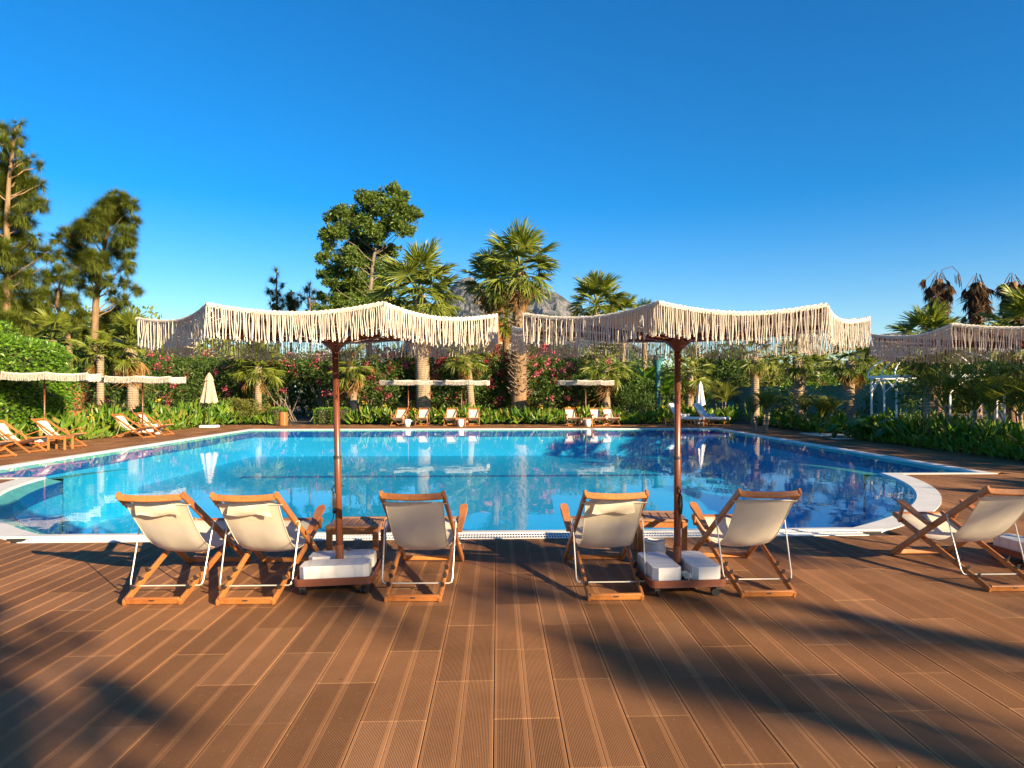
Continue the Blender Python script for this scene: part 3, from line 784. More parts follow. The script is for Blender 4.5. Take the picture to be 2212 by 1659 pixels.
    V = np.vstack([np.c_[O, np.full(n_, .098)], np.c_[O * 1.012, np.full(n_, .142)], np.c_[I, np.full(n_, .142)], np.c_[I, np.full(n_, .098)]])
    i_ = np.arange(n_); j_ = (i_ + 1) % n_; tr.add(V, np.vstack([np.c_[q * n_ + i_, q * n_ + j_, (q + 1) * n_ + j_, (q + 1) * n_ + i_] for q in range(3)]))
    tray = ob('tray', tr, M_TRAY, e)
    for sgn in (-1, 1):
        g = Geo(); c = .04
        g.prism([(-.27, -.115 + c), (-.27 + c, -.115), (.27 - c, -.115), (.27, -.115 + c), (.27, .115 - c), (.27 - c, .115), (-.27 + c, .115), (-.27, .115 - c)], .1, .232, (0, sgn * .16), None, .005); ob('marble_block', g, M_MARBLE, e)
    for sx in (-1, 1):
        for sy in (-1, 1):
            g = Geo(); a = rng.uniform(0, 6); ca, sa = math.cos(a), math.sin(a); x, y = sx * .245, sy * .245
            g.box((x, y, .081), (.07, .06, .006)); g.box((x, y, .066), (.05, .04, .026))
            cs = ob('caster', g, M_DARKM, e)
            for w in (-1, 1):
                g = Geo(); px, py = x + ca * .02 - sa * w * .013, y + sa * .02 + ca * w * .013
                g.tube([(px - sa * .009 * w * -1, py + ca * .009 * w * -1, .031), (px - sa * .009 * w, py + ca * .009 * w, .031)], .031, 14); ob('wheel', g, M_BLACK, cs)
    return e
def cord(e):
    g = Geo(); pts = []
    for k in range(40):
        a = k * .75; pts.append((-.032 - .012 * math.sin(a * 1.3), -.018 + .010 * math.cos(a), .60 + .17 * (.5 + .5 * math.sin(a))))
    g.tube(pts, .004, 5); g.tube([(-.03, -.01, .76), (-.05, -.01, .80), (-.03, 0, .83), (.03, 0, .83), (.045, 0, .82)], .006, 6); g.tube([(-.035, -.015, .61), (-.045, -.02, .55), (-.06, -.02, .53)], .004, 5)
    return ob('cord_bundle', g, M_BLACK, e)
def rags(e, c):
    g = Geo()
    for k in range(14):
        a = rng.uniform(0, 6.28); pts = [np.array(c) + rng.normal(0, (.035, .02, .012)) for _ in range(4)]; g.tube(pts, .008, 5)
    return ob('rope_scraps', g, M_ROPE, e, smooth=True)
par = make_parasol(86)
par.location = (*pos(735, 5.65), .0); par.rotation_euler = (0, math.radians(-1.2), math.radians(3)); tag(par, 'large cream fringed parasol left of centre on the near deck', 'parasol', 'cream fringed parasols')
p2 = copy_tree(par); p2.location = (*pos(1463, 5.6), 0); p2.rotation_euler = (0, math.radians(-.3), math.radians(93)); tag(p2, 'large cream fringed parasol right of centre on the near deck')
p3 = copy_tree(par); p3.location = (*pos(2246, 6.35), 0); p3.rotation_euler = (0, 0, math.radians(94)); tag(p3, 'cream fringed parasol cut off by the right edge of the picture')
cord(par); cord(p2); rags(par, (-.18, -.02, .20)); rags(p2, (-.20, .0, .16))
far_spots = [(96, 20.3, 12, 'cream fringed parasol in front of the clipped hedge at far left'), (308, 25.0, -4, 'second cream fringed parasol from the left, in front of the brown-skirted palm'),
             (882, 33.3, 3, 'far cream fringed parasol beside the thick palm trunk'), (997, 33.3, -5, 'far cream fringed parasol above the far side table'),
             (1265, 33.3, 0, 'lone cream fringed parasol across the pool')]
for x, d, a, lab in far_spots:
    q = copy_tree(par)
    for ch in list(q.children):
        if ch.name.split('.')[0] in ('cord_bundle', 'rope_scraps'): bpy.data.objects.remove(ch)
    q.location = (*pos(x, d), 0); q.rotation_euler = (0, 0, math.radians(a)); tag(q, lab)

# ------------------------------------------------------------------ slatted side tables
def make_table():
    e = empty('side_table'); s, h = .24, .385
    for sx in (-1, 1):
        for sy in (-1, 1):
            g = Geo(); g.beam((sx * (s - .032), sy * (s - .032), 0), (sx * (s - .032), sy * (s - .032), h - .02), .05, .05, (0, 1, 0), .005, .004); ob('leg', g, M_WOOD, e)
    for sgn in (-1, 1):
        g = Geo(); g.beam((-s + .05, sgn * (s - .03), h - .05), (s - .05, sgn * (s - .03), h - .05), .02, .06, (0, 0, 1), .003); ob('apron', g, M_WOOD, e)
        g = Geo(); g.beam((sgn * (s - .03), -s + .05, h - .05), (sgn * (s - .03), s - .05, h - .05), .02, .06, (0, 0, 1), .003); ob('apron', g, M_WOOD, e)
        g = Geo(); g.beam((-s, sgn * (s - .028), h - .008), (s, sgn * (s - .028), h - .008), .056, .024, (0, 0, 1), .004); ob('end_board', g, M_WOOD2, e)
    for k in range(6):
        x = -s + .04 + k * (2 * s - .08) / 5; g = Geo(); g.beam((x, -s + .058, h - .009), (x, s - .058, h - .009), .07, .02, (0, 0, 1), .004); ob('slat', g, M_WOOD2, e)
    return e
tab = make_table()
def place(proto, first, p, rz, lab, cat, grp, z=.002):
    e = proto if first else copy_tree(proto)
    e.location = (p[0], p[1], z); e.rotation_euler = (0, 0, rz); return tag(e, lab, cat, grp)
GT = 'slatted wooden side tables'
for k, (x, d, a, lab) in enumerate(((772, 6.40, 2, 'slatted wooden side table behind the left parasol base'), (1424, 6.72, -3, 'slatted wooden side table behind the right parasol base'),
        (131, 19.0, 8, 'slatted wooden side table beside the parasol at the clipped hedge'), (996, 31.9, 0, 'far slatted side table between two deck chairs across the pool'), (1269, 31.9, 0, 'far slatted side table under the lone parasol across the pool'))):
    place(tab, k == 0, pos(x, d), math.radians(a) - YAW, lab, 'side table', GT)

# ------------------------------------------------------------------ white pots
def make_pot():
    e = empty('white_pot')
    g = Geo(); g.lathe([(.05, 0), (.062, .01), (.085, .08), (.092, .13), (.082, .17), (.078, .178), (.090, .19), (.092, .20), (.084, .202), (.072, .178), (.070, .165)], 24); ob('bowl', g, M_CERAMIC, e, smooth=True)
    g = Geo(); g.lathe([(.071, .166), (.071, .172)], 20); ob('dark_fill', g, M_SOIL, e); return e
pot = make_pot()
for k, (x, d, s, lab) in enumerate(((1414, 6.32, 1.15, 'round white pot with dark contents between deck chair and right parasol base'), (340, 25.9, 1.9, 'white pot between the pair of chairs under the second left parasol'),
        (880, 31.5, 1.7, 'far white pot in front of the left of the far parasols'), (995, 31.45, 1.7, 'far white pot in front of the far side table by two chairs'), (1270, 31.45, 1.7, 'far white pot in front of the side table under the lone parasol'))):
    e = place(pot, k == 0, pos(x, d), 0, lab, 'pot', 'white pots'); e.scale = (s, s, s)

# ------------------------------------------------------------------ slatted litter bin
e = empty('litter_bin', (*spot(612, 920), 0), label='round slatted wooden litter bin by the gap in the oleanders', cat='litter bin')
g = Geo(); g.lathe([(.17, .02), (.17, .60), (.15, .60), (.15, .06)], 20); ob('liner', g, M_DARKM, e)
for k in range(18):
    a = k * 2 * math.pi / 18; c, s = math.cos(a), math.sin(a); g = Geo(); g.beam((c * .185, s * .185, .02), (c * .185, s * .185, .62), .05, .018, (c, s, 0), .003); ob('slat', g, M_WOOD, e)
g = Geo(); g.lathe([(.19, .60), (.2, .62), (.2, .64), (.13, .645), (.13, .60)], 20); ob('lid_ring', g, M_WOOD, e)

# ------------------------------------------------------------------ closed umbrellas
def closed_umbrella(p, H, mat, pole, base, lab, wid):
    e = empty('closed_umbrella', (*p, 0), label=lab, cat='umbrella', group='closed umbrellas')
    g = Geo(); g.tube([(0, 0, .05), (0, 0, H)], .022, 10); ob('pole', g, pole, e)
    n_ = 24; rows = []; a = np.arange(n_) * 2 * math.pi / n_
    for f, r in ((0, wid), (.02, wid * .98), (.25, wid * .82), (.55, wid * .60), (.68, wid * .52), (.70, wid * .44), (.74, wid * .56), (.88, wid * .36), (.97, wid * .16), (1, .02)):
        z = H - .02 - (1 - f) * H * .545
        rad = r * (1 + .22 * np.cos(a * 8) * (1 - f * .7)); rows.append(np.c_[np.cos(a) * rad, np.sin(a) * rad, z + .05 * np.cos(a * 8) * (f == 0)])
    V = np.vstack(rows); i_ = np.arange(n_); j_ = (i_ + 1) % n_
    g = Geo(); g.add(V, np.vstack([np.c_[k * n_ + i_, k * n_ + j_, k * n_ + n_ + j_, k * n_ + n_ + i_] for k in range(len(rows) - 1)])); c = ob('folded_canopy', g, mat, e)
    g = Geo(); z = H - .02 - .31 * H * .545; g.lathe([(wid * .50, z - .02), (wid * .50, z + .02)], 16); ob('tie_band', g, mat, c)
    g = Geo(); g.box((0, 0, .05), base, ch=.06); ob('base', g, M_CERAMIC, e); return e
closed_umbrella(spot(452, 923), 2.5, M_BEIGE, M_DARKM, (.75, .6, .1), 'closed beige umbrella on a white base, left of the litter bin', .34)
closed_umbrella(pos(1513, 34.0), 2.15, M_WHITEC, M_WHITEP, (.5, .5, .08), 'closed white umbrella between the two cushioned loungers', .22)

# ------------------------------------------------------------------ cushioned loungers (local: +Y towards the feet)
def make_lounger():
    e = empty('sun_lounger'); w, L, h = .70, 1.75, .30
    for x in (-1, 1):
        for y in (.06, L - .9, L - .06):
            g = Geo(); g.beam((x * (w / 2 - .03), y, 0), (x * (w / 2 - .03), y, h), .045, .045, (0, 1, 0), .004, .003); ob('leg', g, M_WOOD, e)
        g = Geo(); g.beam((x * (w / 2 - .02), 0, h), (x * (w / 2 - .02), L, h), .03, .06, (0, 0, 1), .004); ob('side_rail', g, M_WOOD, e)
        g = Geo(); g.beam((x * (w / 2 + .03), .30, h + .24), (x * (w / 2 + .03), .72, h + .24), .06, .022, (0, 0, 1), .004); a_ = ob('armrest', g, M_WOOD, e)
        g = Geo(); g.beam((x * (w / 2 + .02), .66, h), (x * (w / 2 + .03), .66, h + .24), .03, .03, (0, 1, 0), .003); ob('arm_post', g, M_WOOD, a_)
    for y in (.02, L - .02): g = Geo(); g.beam((-w / 2 + .03, y, h), (w / 2 - .03, y, h), .03, .055, (0, 0, 1), .004); ob('end_rail', g, M_WOOD, e)
    for k in range(7): y = .75 + k * .155; g = Geo(); g.beam((-w / 2 + .03, y, h + .015), (w / 2 - .03, y, h + .015), .06, .015, (0, 0, 1), .003); ob('slat', g, M_WOOD, e)
    g = Geo(); g.box((0, 1.20, h + .075), (w - .04, 1.10, .10), ch=.03); ob('seat_cushion', g, M_CUSHION, e)
    th = math.radians(56); M = np.array([[1, 0, 0], [0, math.cos(-th), -math.sin(-th)], [0, math.sin(-th), math.cos(-th)]])
    g0 = Geo(); g0.box((0, -.40, .05), (w - .04, .80, .10), ch=.03); V = np.vstack(g0.V) @ M.T + np.array([0, .62, h + .06])
    g = Geo(); g.add(V, g0.P); ob('back_cushion', g, M_CUSHION, e)
    g0 = Geo(); g0.box((0, -.40, -.02), (w, .82, .03)); V = np.vstack(g0.V) @ M.T + np.array([0, .62, h + .06]); g = Geo(); g.add(V, g0.P); ob('back_board', g, M_WOOD, e)
    return e
lo = make_lounger()
def lounger(first, foot, ang, lab):
    e = lo if first else copy_tree(lo); a = math.radians(ang); d = (math.cos(a), math.sin(a))
    e.location = (foot[0] - d[0] * 1.7, foot[1] - d[1] * 1.7, .002); e.rotation_euler = (0, 0, a - math.pi / 2)
    return tag(e, lab, 'lounger', 'white cushioned loungers')
f1, f2 = spot(1514, 921), spot(1570, 921)
l1 = lounger(True, f1, -40, 'white cushioned wooden lounger left of the closed white umbrella'); l2 = lounger(False, f2, -40, 'white cushioned wooden lounger right of the closed white umbrella')
for l, lab, m in ((l1, 'rolled beige towel on the left white lounger', M_WHITEC), (l2, 'rolled grey towel on the right white lounger', M_TOWEL)):
    g = Geo(); g.box((0, 0, .06), (.5, .22, .13), ch=.05); o = ob('rolled_towel', g, m, label=lab, cat='towel', group='rolled towels')
    o.matrix_world = Matrix.Translation(l.location) @ Matrix.Rotation(l.rotation_euler.z, 4, 'Z') @ Matrix.Translation((0, .95, .432))
t2 = place(tab, False, pos(1527, 33.2), .2, 'low side table between the two white loungers', 'side table', GT)
# ------------------------------------------------------------------ leaves and blades
LEAF = ([(0, 0, 0), (.5, .42, .10), (0, 1, 0), (-.5, .42, .10)], [(0, 1, 2, 3)])
def leafT(w): return ([(x * w, y, z * w) for x, y, z in LEAF[0]], np.array(LEAF[1]))
def bladeT(w): return ([(-w / 2, 0, 0), (w / 2, 0, 0), (w * .3, .6, -.05), (0, 1, -.16), (-w * .3, .6, -.05)], [(0, 1, 2, 4), (4, 2, 3, 3)])
def rand_dirs(n, up=0.0):
    d = rng.normal(0, 1, (n, 3)); d[:, 2] += up; return unit(d)
def shell_points(C, R, n, inner=.55):
    """points in the outer part of ellipsoids C (m x 3), R (m x 3)"""
    w = (R[:, 0] * R[:, 1] + R[:, 0] * R[:, 2] + R[:, 1] * R[:, 2]); k = rng.choice(len(C), n, p=w / w.sum())
    d = rand_dirs(n); r = inner + (1 - inner) * rng.random(n) ** .6
    return C[k] + d * R[k] * r[:, None], d
def leaves(g, P, D, size, w=.3, jitter=.7, up=.25):
    n = len(P); d = unit(D + rng.normal(0, jitter, (n, 3)) + np.array([0, 0, up]))
    X, Y, Z = frames(d, rand_dirs(n, .8)); tv, tf = leafT(w); g.scatter(tv, tf, P, X, Y, Z, size * rng.uniform(.65, 1.25, n))
def blades(g, P, D, size, w=.07, jitter=.5, up=-.1):
    n = len(P); d = unit(D + rng.normal(0, jitter, (n, 3)) + np.array([0, 0, up]))
    X, Y, Z = frames(d); tv = [(-w / 2, 0, 0), (w / 2, 0, 0), (0, 1, -.12)]; g.scatter(tv, np.array([(0, 1, 2)]), P, X, Y, Z, size * rng.uniform(.6, 1.3, n))
def limb(g, a, b, r0, r1, bend=.12, n=5, sides=6):
    a, b = np.array(a, float), np.array(b, float); t = np.linspace(0, 1, n)[:, None]; L = np.linalg.norm(b - a)
    P = a + (b - a) * t + rng.normal(0, bend * L / 4, (n, 3)) * np.sin(t * math.pi); g.tube(P, np.linspace(r0, r1, n), sides, False)

# ------------------------------------------------------------------ trees with clumped crowns
def tree(name, label, depth, trunk, clumps, mat, bark, n, size, kind='leaf', r0=.3, cat='tree', group=None, dspread=.8, w=.3, inner=.35, squash=.8, dark=None):
    """trunk: picture points; clumps: (x, y, radius) in picture points, placed in depth around the trunk"""
    bx_, by_ = pos(trunk[0][0], depth); e = empty(name, (bx_, by_, -.05), label=label, cat=cat, group=group)
    o = np.array([bx_, by_, -.05]); k = depth / F
    T = []
    for x, y in trunk: p = pos(x, depth); T.append((p[0] - bx_, p[1] - by_, hgt(y, depth)))
    T = np.array(T); T[0, 2] = 0
    C, R = [], []
    cl = np.array(clumps, float); wid = (cl[:, 0].max() - cl[:, 0].min()) * k
    for x, y, r in clumps:
        z = hgt(y, depth); dd = rng.uniform(-1, 1) * wid * .5 * dspread * max(.25, math.sqrt(max(0, 1 - ((x - cl[:, 0].mean()) / (wid / k / 2 + 1)) ** 2)))
        d = depth + dd; p = pos(x, d); C.append((p[0] - bx_, p[1] - by_, CAM_H + (z - CAM_H) * d / depth)); R.append((r * k, r * k, r * k * squash))
    C, R = np.array(C), np.array(R)
    g = Geo(); m = len(T); rr = np.linspace(r0, r0 * .25, m); rr[0] = r0 * 1.25; g.tube(T, rr, 10, True, .12)
    for c, r in zip(C, R):
        # nearest lower trunk point
        cand = T[T[:, 2] < c[2] - .2 * np.linalg.norm(c[:2]) * 0 + .01]; tz = max(T[0, 2] + .8, c[2] - .55 * np.linalg.norm(c[:2] - np.array([np.interp(c[2], T[:, 2], T[:, 0]), np.interp(c[2], T[:, 2], T[:, 1])])) - .3)
        tz = min(tz, T[-1, 2]); a = (np.interp(tz, T[:, 2], T[:, 0]), np.interp(tz, T[:, 2], T[:, 1]), tz)
        limb(g, a, c, r0 * .20, r0 * .04)
        for _ in range(3): limb(g, c, c + rand_dirs(1, .3)[0] * r * .9, r0 * .07, .01, .2, 3, 4)
    ob('trunk', g, bark, e, smooth=True)
    # subdivide every clump into tufts
    w_ = R[:, 0] ** 2; nt = max(len(C) * 5, int(n / (26 if kind == 'leaf' else 60))); kk = rng.choice(len(C), nt, p=w_ / w_.sum())
    dirs = rand_dirs(nt, .15); Ct = C[kk] + dirs * R[kk] * (1.28 if kind == 'leaf' else 1.12) * (rng.random(nt) ** .5)[:, None]
    Rt = R[kk] * rng.uniform(*((.20, .36) if kind == 'leaf' else (.20, .34)), nt)[:, None] * np.array([1, 1, .7])
    q = rng.choice(nt, n); dl = rand_dirs(n); P = Ct[q] + dl * Rt[q] * (rng.random(n) ** .5)[:, None]
    g = Geo()
    if kind == 'leaf': leaves(g, P, dl, size, w)
    else: blades(g, P, unit(dirs[q] * .8 + dl * .5), size, w, .35, -.12)
    ob('crown', g, mat, e, kind='stuff')
    return e
# ------------------------------------------------------------------ bushes
def bush(name, label, c, wx, wy, z0, z1, n, mat, size, lobes=12, group=None, stems=6, flowers=None, w=.25, cat='bush', inner=.6, up=.25, box=False, core=True, rz=0.0, jitter=.7):
    e = empty(name, (c[0], c[1], -.05), rz, label=label, cat=cat, group=group)
    h = z1 - z0
    if box:
        # clipped hedge: rounded block with leaves on its faces
        nn = n; f = rng.choice(6, nn, p=np.array([wy * h, wy * h, wx * h, wx * h, wx * wy, .0]) / (2 * wy * h + 2 * wx * h + wx * wy)); u, v = rng.uniform(-1, 1, (2, nn)); P = np.zeros((nn, 3)); D = np.zeros((nn, 3))
        for k, (ax, s) in enumerate(((0, -1), (0, 1), (1, -1), (1, 1), (2, 1), (2, -1))):
            m = f == k; oth = [a for a in (0, 1, 2) if a != ax]; P[m, ax] = s; P[m, oth[0]] = u[m]; P[m, oth[1]] = v[m]; D[m, ax] = s
        rnd = np.sum(np.abs(P) ** 6, axis=1, keepdims=True) ** (1 / 6); P = P / rnd
        wave = .06 * np.sin(P[:, 1:2] * 9 + P[:, 2:3] * 5) + .05 * np.sin(P[:, 2:3] * 11 + P[:, 0:1] * 7)
        P = P * (1 - rng.random((nn, 1)) ** 2 * .10 + wave * .35) * np.array([wx / 2, wy / 2, h / 2]) + np.array([0, 0, z0 + h / 2]); D = unit(D + P * 0)
        g = Geo(); leaves(g, P, D, size, w, .75, .3); ob('foliage', g, mat, e, kind='stuff')
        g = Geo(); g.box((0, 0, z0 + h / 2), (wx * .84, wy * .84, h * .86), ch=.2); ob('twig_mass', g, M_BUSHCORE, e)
        g = Geo()
        for _ in range(stems):
            p = (rng.uniform(-.4, .4) * wx, rng.uniform(-.45, .45) * wy, 0); limb(g, p, (p[0], p[1], z0 + .4), .04, .03)
        ob('stems', g, M_BARKD, e, kind='stuff')
        return e
    t = (np.arange(lobes) + .5) / lobes
    C = np.c_[rng.uniform(-.36, .36, lobes) * wx, rng.uniform(-.36, .36, lobes) * wy, z0 + h * (.18 + .66 * rng.permutation(t))]
    R = np.c_[np.full(lobes, wx), np.full(lobes, wy), np.full(lobes, h)] * rng.uniform(.17, .30, (lobes, 1)); R[:, 2] = np.maximum(R[:, 2], .14 * h)
    P, D = shell_points(C, R, n, inner)
    P[:, 2] = np.clip(P[:, 2], .02, None)
    g = Geo(); leaves(g, P, D, size, w, jitter, up); ob('foliage', g, mat, e, kind='stuff')
    g = Geo()
    for k in range(stems):
        b = rng.normal(0, .12, 2) * (wx, wy); q = C[k % lobes]; limb(g, (b[0], b[1], 0), q, .035 * max(1, h / 3), .012, .15)
    if stems: ob('stems', g, M_BARKD, e, kind='stuff', smooth=True)
    if flowers:
        for nm, fm, nf, fs in flowers:
            ncl = max(6, nf // 16); P, D = shell_points(C, R * 1.03, ncl, .92); keep = (D[:, 2] > -.5) & (D[:, 1] < .35); P, D = P[keep], D[keep]; q = rng.choice(len(P), nf)
            g = Geo(); leaves(g, P[q] + rng.normal(0, fs * .95, (nf, 3)), D[q] + np.array([SUN_DIR.x, SUN_DIR.y, 0]) * .5, fs, .8, .6, .2); ob('flowers', g, fm, e, kind='stuff')
    return e

# ------------------------------------------------------------------ fan palms
def fan_mesh(name, mat, Lp, R, nl, spread, droop, seed, fold=.05, split=.5, ragged=.1):
    r = np.random.default_rng(seed); g = Geo()
    pw = .022 * (R / 1.2) + .01
    xs = np.linspace(0, 1, 5); P = np.c_[xs * Lp, np.zeros(5), -.10 * Lp * xs ** 2 * (droop > .25)]
    V = []
    for p in P: V += [p + (0, -pw, 0), p + (0, pw, 0), p + (0, 0, -pw)]
    V = np.array(V); Q = []
    for k in range(4):
        for a, b in ((0, 1), (1, 2), (2, 0)): Q.append((k * 3 + a, k * 3 + b, k * 3 + 3 + b, k * 3 + 3 + a))
    g.add(V, np.array(Q))
    o = P[-1]; A = np.linspace(-spread, spread, nl + 1)
    def pt(a, rr, z, dr): return o + np.array([math.cos(a) * rr, math.sin(a) * rr, z - dr * (rr / R) ** 2.2 * R])
    V, T = [], []
    for k in range(nl):
        a0, a1 = A[k], A[k + 1]; am = (a0 + a1) / 2; L = R * (1 - ragged * r.random()) * (.80 + .20 * math.cos(am * .75)); dr = droop * (1 + .5 * r.normal()) ; dr = max(dr, .02)
        rs = L * split; da = (a1 - a0) / 2
        tip = am + r.normal(0, .05)
        c = pt(am, .02, 0, 0); e0 = pt(a0, rs, -fold * R * .25, dr * .6); e1 = pt(a1, rs, -fold * R * .25, dr * .6); m = pt(am, rs, fold * R * .25, dr * .6)
        w2 = da * .55; q0 = pt(tip - w2, L * .78, -.01 * R, dr); q1 = pt(tip + w2, L * .78, -.01 * R, dr); qm = pt(tip, L * .78, .015 * R, dr)
        t = pt(tip, L, 0, dr * 1.25)
        b = len(V); V += [c, e0, m, e1, q0, qm, q1, t]
        T += [(b, b + 1, b + 2), (b, b + 2, b + 3), (b + 1, b + 4, b + 5), (b + 1, b + 5, b + 2), (b + 2, b + 5, b + 6), (b + 2, b + 6, b + 3), (b + 4, b + 7, b + 5), (b + 5, b + 7, b + 6)]
    g.add(V, np.array(T)); me = g.mesh(name); me.materials.append(mat); return me
FANS = {}
def fans(key):
    if key not in FANS:
        m = {'g': M_PALM, 'y': M_PALMY}.get(key[0]); L = []
        if m:
            L.append([fan_mesh('frond', m, .95, 1.0, 34, 2.05, .20, s, .09, .36, .16) for s in (1, 2)])
            L.append([fan_mesh('frond', m, .95, 1.0, 32, 1.95, .50, s, .08, .32, .2) for s in (3, 4)])
        else:
            m = M_PALMD if key[0] == 'd' else M_DEAD
            L.append([fan_mesh('dry_frond', m, .75, .95, 18, 1.0, .75, s, .2, .4, .3) for s in (5, 6)])
            L.append([fan_mesh('dry_frond', m, .70, .95, 14, .55, .30, s, .25, .35, .35) for s in (7, 8)])
        FANS[key] = L
    return FANS[key]
def frond(parent, me, at_, az, el, s, name, roll=0.0, flat=1.0):
    o = bpy.data.objects.new(name, me); COL.objects.link(o); o.parent = parent
    X = Vector((math.cos(az) * math.cos(el), math.sin(az) * math.cos(el), math.sin(el))); Y = Vector((-math.sin(az), math.cos(az), 0)); Z = X.cross(Y)
    M = Matrix((X, Y, Z)).transposed().to_4x4() @ Matrix.Rotation(roll, 4, 'X') @ Matrix.Diagonal((s, s * flat, s, 1)); M.translation = at_
    o.matrix_local = M; return o
def palm(label, x, depth, y_top, r0, r1, crown, green='g', ng=22, ndroop=12, ndry=14, ndead=0, boots=0, top_x=None, skirt=1.0, trunk_m=None, group='fan palms', lo=-.35, base_y=None, at=None, Hm=None):
    """crown: frond reach in metres; y_top: picture row of the trunk top"""
    p = at or pos(x, depth); e = empty('fan_palm', (*p, -.05), label=label, cat='palm', group=group); H = Hm or hgt(y_top, depth) + .05
    tx = 0.0 if top_x is None else (top_x - x) / F * depth
    nz = max(8, int(H / .16)); zs = np.linspace(0, H, nz); T = np.c_[tx * (zs / H) ** 1.5, .06 * np.sin(zs * .8), zs]
    rr = r1 + (r0 - r1) * (1 - zs / H) ** 1.3; rr[0] *= 1.18; rr[1] *= 1.08; rr = rr * (1 + .035 * (np.arange(nz) % 2)) ; rr[-3:] *= 1.08
    g = Geo(); g.tube(T, rr, 16, True, .05); tr = ob('trunk', g, trunk_m or M_TRUNK, e, smooth=True)
    if boots:
        g = Geo(); z0, z1, nb_ = boots
        for k in range(nb_):
            z = z0 + (z1 - z0) * k / nb_; a = k * 2.399 + rng.normal(0, .1); r_ = np.interp(z, zs, rr); c = np.array([np.interp(z, zs, T[:, 0]), np.interp(z, zs, T[:, 1]), z])
            d = np.array([math.cos(a), math.sin(a), 0]); g.beam(c + d * r_ * .92 , c + d * (r_ + .14 + .12 * rng.random()) + np.array([rng.normal(0, .05), rng.normal(0, .05), .10 + .16 * rng.random()]), .16, .035, (0, 0, 1), .006, .01, .05, .015)
        ob('leaf_base', g, M_TRUNK, e, kind='stuff')
    top = Vector((T[-1, 0], T[-1, 1], H)); S = crown / 1.9; ga = 2.39996; a0 = rng.uniform(0, 6)
    F0, F1 = fans(green) if (ng or ndroop) else (None, None); n = ng + ndroop; k = 0
    for i in range(ng):
        el = math.radians(84 - 88 * (i / max(1, ng - 1)) ** .8) + rng.normal(0, .08); me = F0[i % 2]
        frond(e, me, top + Vector((0, 0, .25 * S * (1 - i / max(ng, 1)))), a0 + i * ga, el, S * rng.uniform(.85, 1.08), 'frond', rng.normal(0, .25))
    for i in range(ndroop):
        el = math.radians(5 - 48 * i / max(1, ndroop - 1)) + rng.normal(0, .08); frond(e, F1[i % 2], top, a0 + 1 + i * ga, el, S * rng.uniform(.85, 1.05), 'frond', rng.normal(0, .2))
    Dm = fans('d')
    for i in range(ndry):
        el = math.radians(-38 - 44 * (i + .5) / max(1, ndry)) + rng.normal(0, .08); frond(e, Dm[i % 2][(i // 2) % 2], top - Vector((0, 0, .25 * S + .5 * skirt * S * rng.random() * (i / max(1, ndry)))), a0 + 2 + i * ga, el, S * rng.uniform(.75, .98) * (.75 + .25 * skirt), 'dry_frond', rng.normal(0, .4), .8)
    Dd = fans('x') if ndead else None
    for i in range(ndead):
        f = (i + .5) / ndead; el = math.radians((-48 if i % 11 == 0 else -58 - 26 * f) + 6 * rng.normal()); zz = H + .5 - f * skirt
        a = a0 + i * ga; c = Vector((math.cos(a) * r1 * .8, math.sin(a) * r1 * .8, zz)) + Vector((T[-1, 0], 0, 0)); frond(e, Dd[i % 2][(i // 2) % 2], c, a, el, S * rng.uniform(.85, 1.15), 'dead_frond', rng.normal(0, .5), .9)
    return e
# ------------------------------------------------------------------ feather palms
def feather_mesh(name, mat, L, nl, seed):
    r = np.random.default_rng(seed); g = Geo(); t = np.linspace(0, 1, 10)
    P = np.c_[L * (t - .12 * t ** 2), np.zeros(10), L * (.10 * t - .46 * t ** 2.2)]; g.tube(P, np.linspace(.016, .004, 10) * L, 5, False)
    V, Q = [], []
    for k in range(nl):
        f = .16 + .84 * (k + .5) / nl; c = np.array([np.interp(f, t, P[:, 0]), 0, np.interp(f, t, P[:, 2])]); ln = L * (.30 * math.sin(math.pi * min(1, f * .82 + .12)) + .05)
        for s in (-1, 1):
            d = np.array([.62, s * .78, .22 + .15 * r.normal()]); d /= np.linalg.norm(d); w = np.array([-.5, s * .3, .0]) * .010 * L + np.array([0, 0, .005 * L]); b = len(V)
            V += [c - w, c + w, c + d * ln * .55 + w * .9 + np.array([0, 0, -.02 * ln]), c + d * ln + np.array([0, 0, -.30 * ln]), c + d * ln * .55 - w * .9 + np.array([0, 0, -.02 * ln])]
            Q += [(b, b + 1, b + 2), (b, b + 2, b + 4), (b + 4, b + 2, b + 3)]
    g.add(V, np.array(Q)); me = g.mesh(name); me.materials.append(mat); return me
FE = [feather_mesh('frond', M_ARECA, 1.0, 22, s) for s in (1, 2, 3)]
def feather_palm(label, x, depth, h, reach, nf, stems, spread=.35, group='feather palms', lo=25):
    p = pos(x, depth); e = empty('feather_palm', (*p, -.05), label=label, cat='palm', group=group)
    for s in range(stems):
        a = s * 2.4; b = Vector((math.cos(a) * spread * (s > 0) * .6, math.sin(a) * spread * (s > 0) * .6, 0)); tp = Vector((b.x * 2.2, b.y * 2.2, h * rng.uniform(.7, 1.0)))
        g = Geo(); limb(g, b, tp, .06, .04, .05, 6, 8); ob('stem', g, M_TRUNK, e, smooth=True)
        m = nf // stems
        for i in range(m): frond(e, FE[i % 3], tp - Vector((0, 0, .15 * rng.random())), i * 2.4 + s, math.radians(80 - (80 - lo + 0) * (i / m)) + rng.normal(0, .1), reach * rng.uniform(.8, 1.1), 'frond', rng.normal(0, .2))
    return e
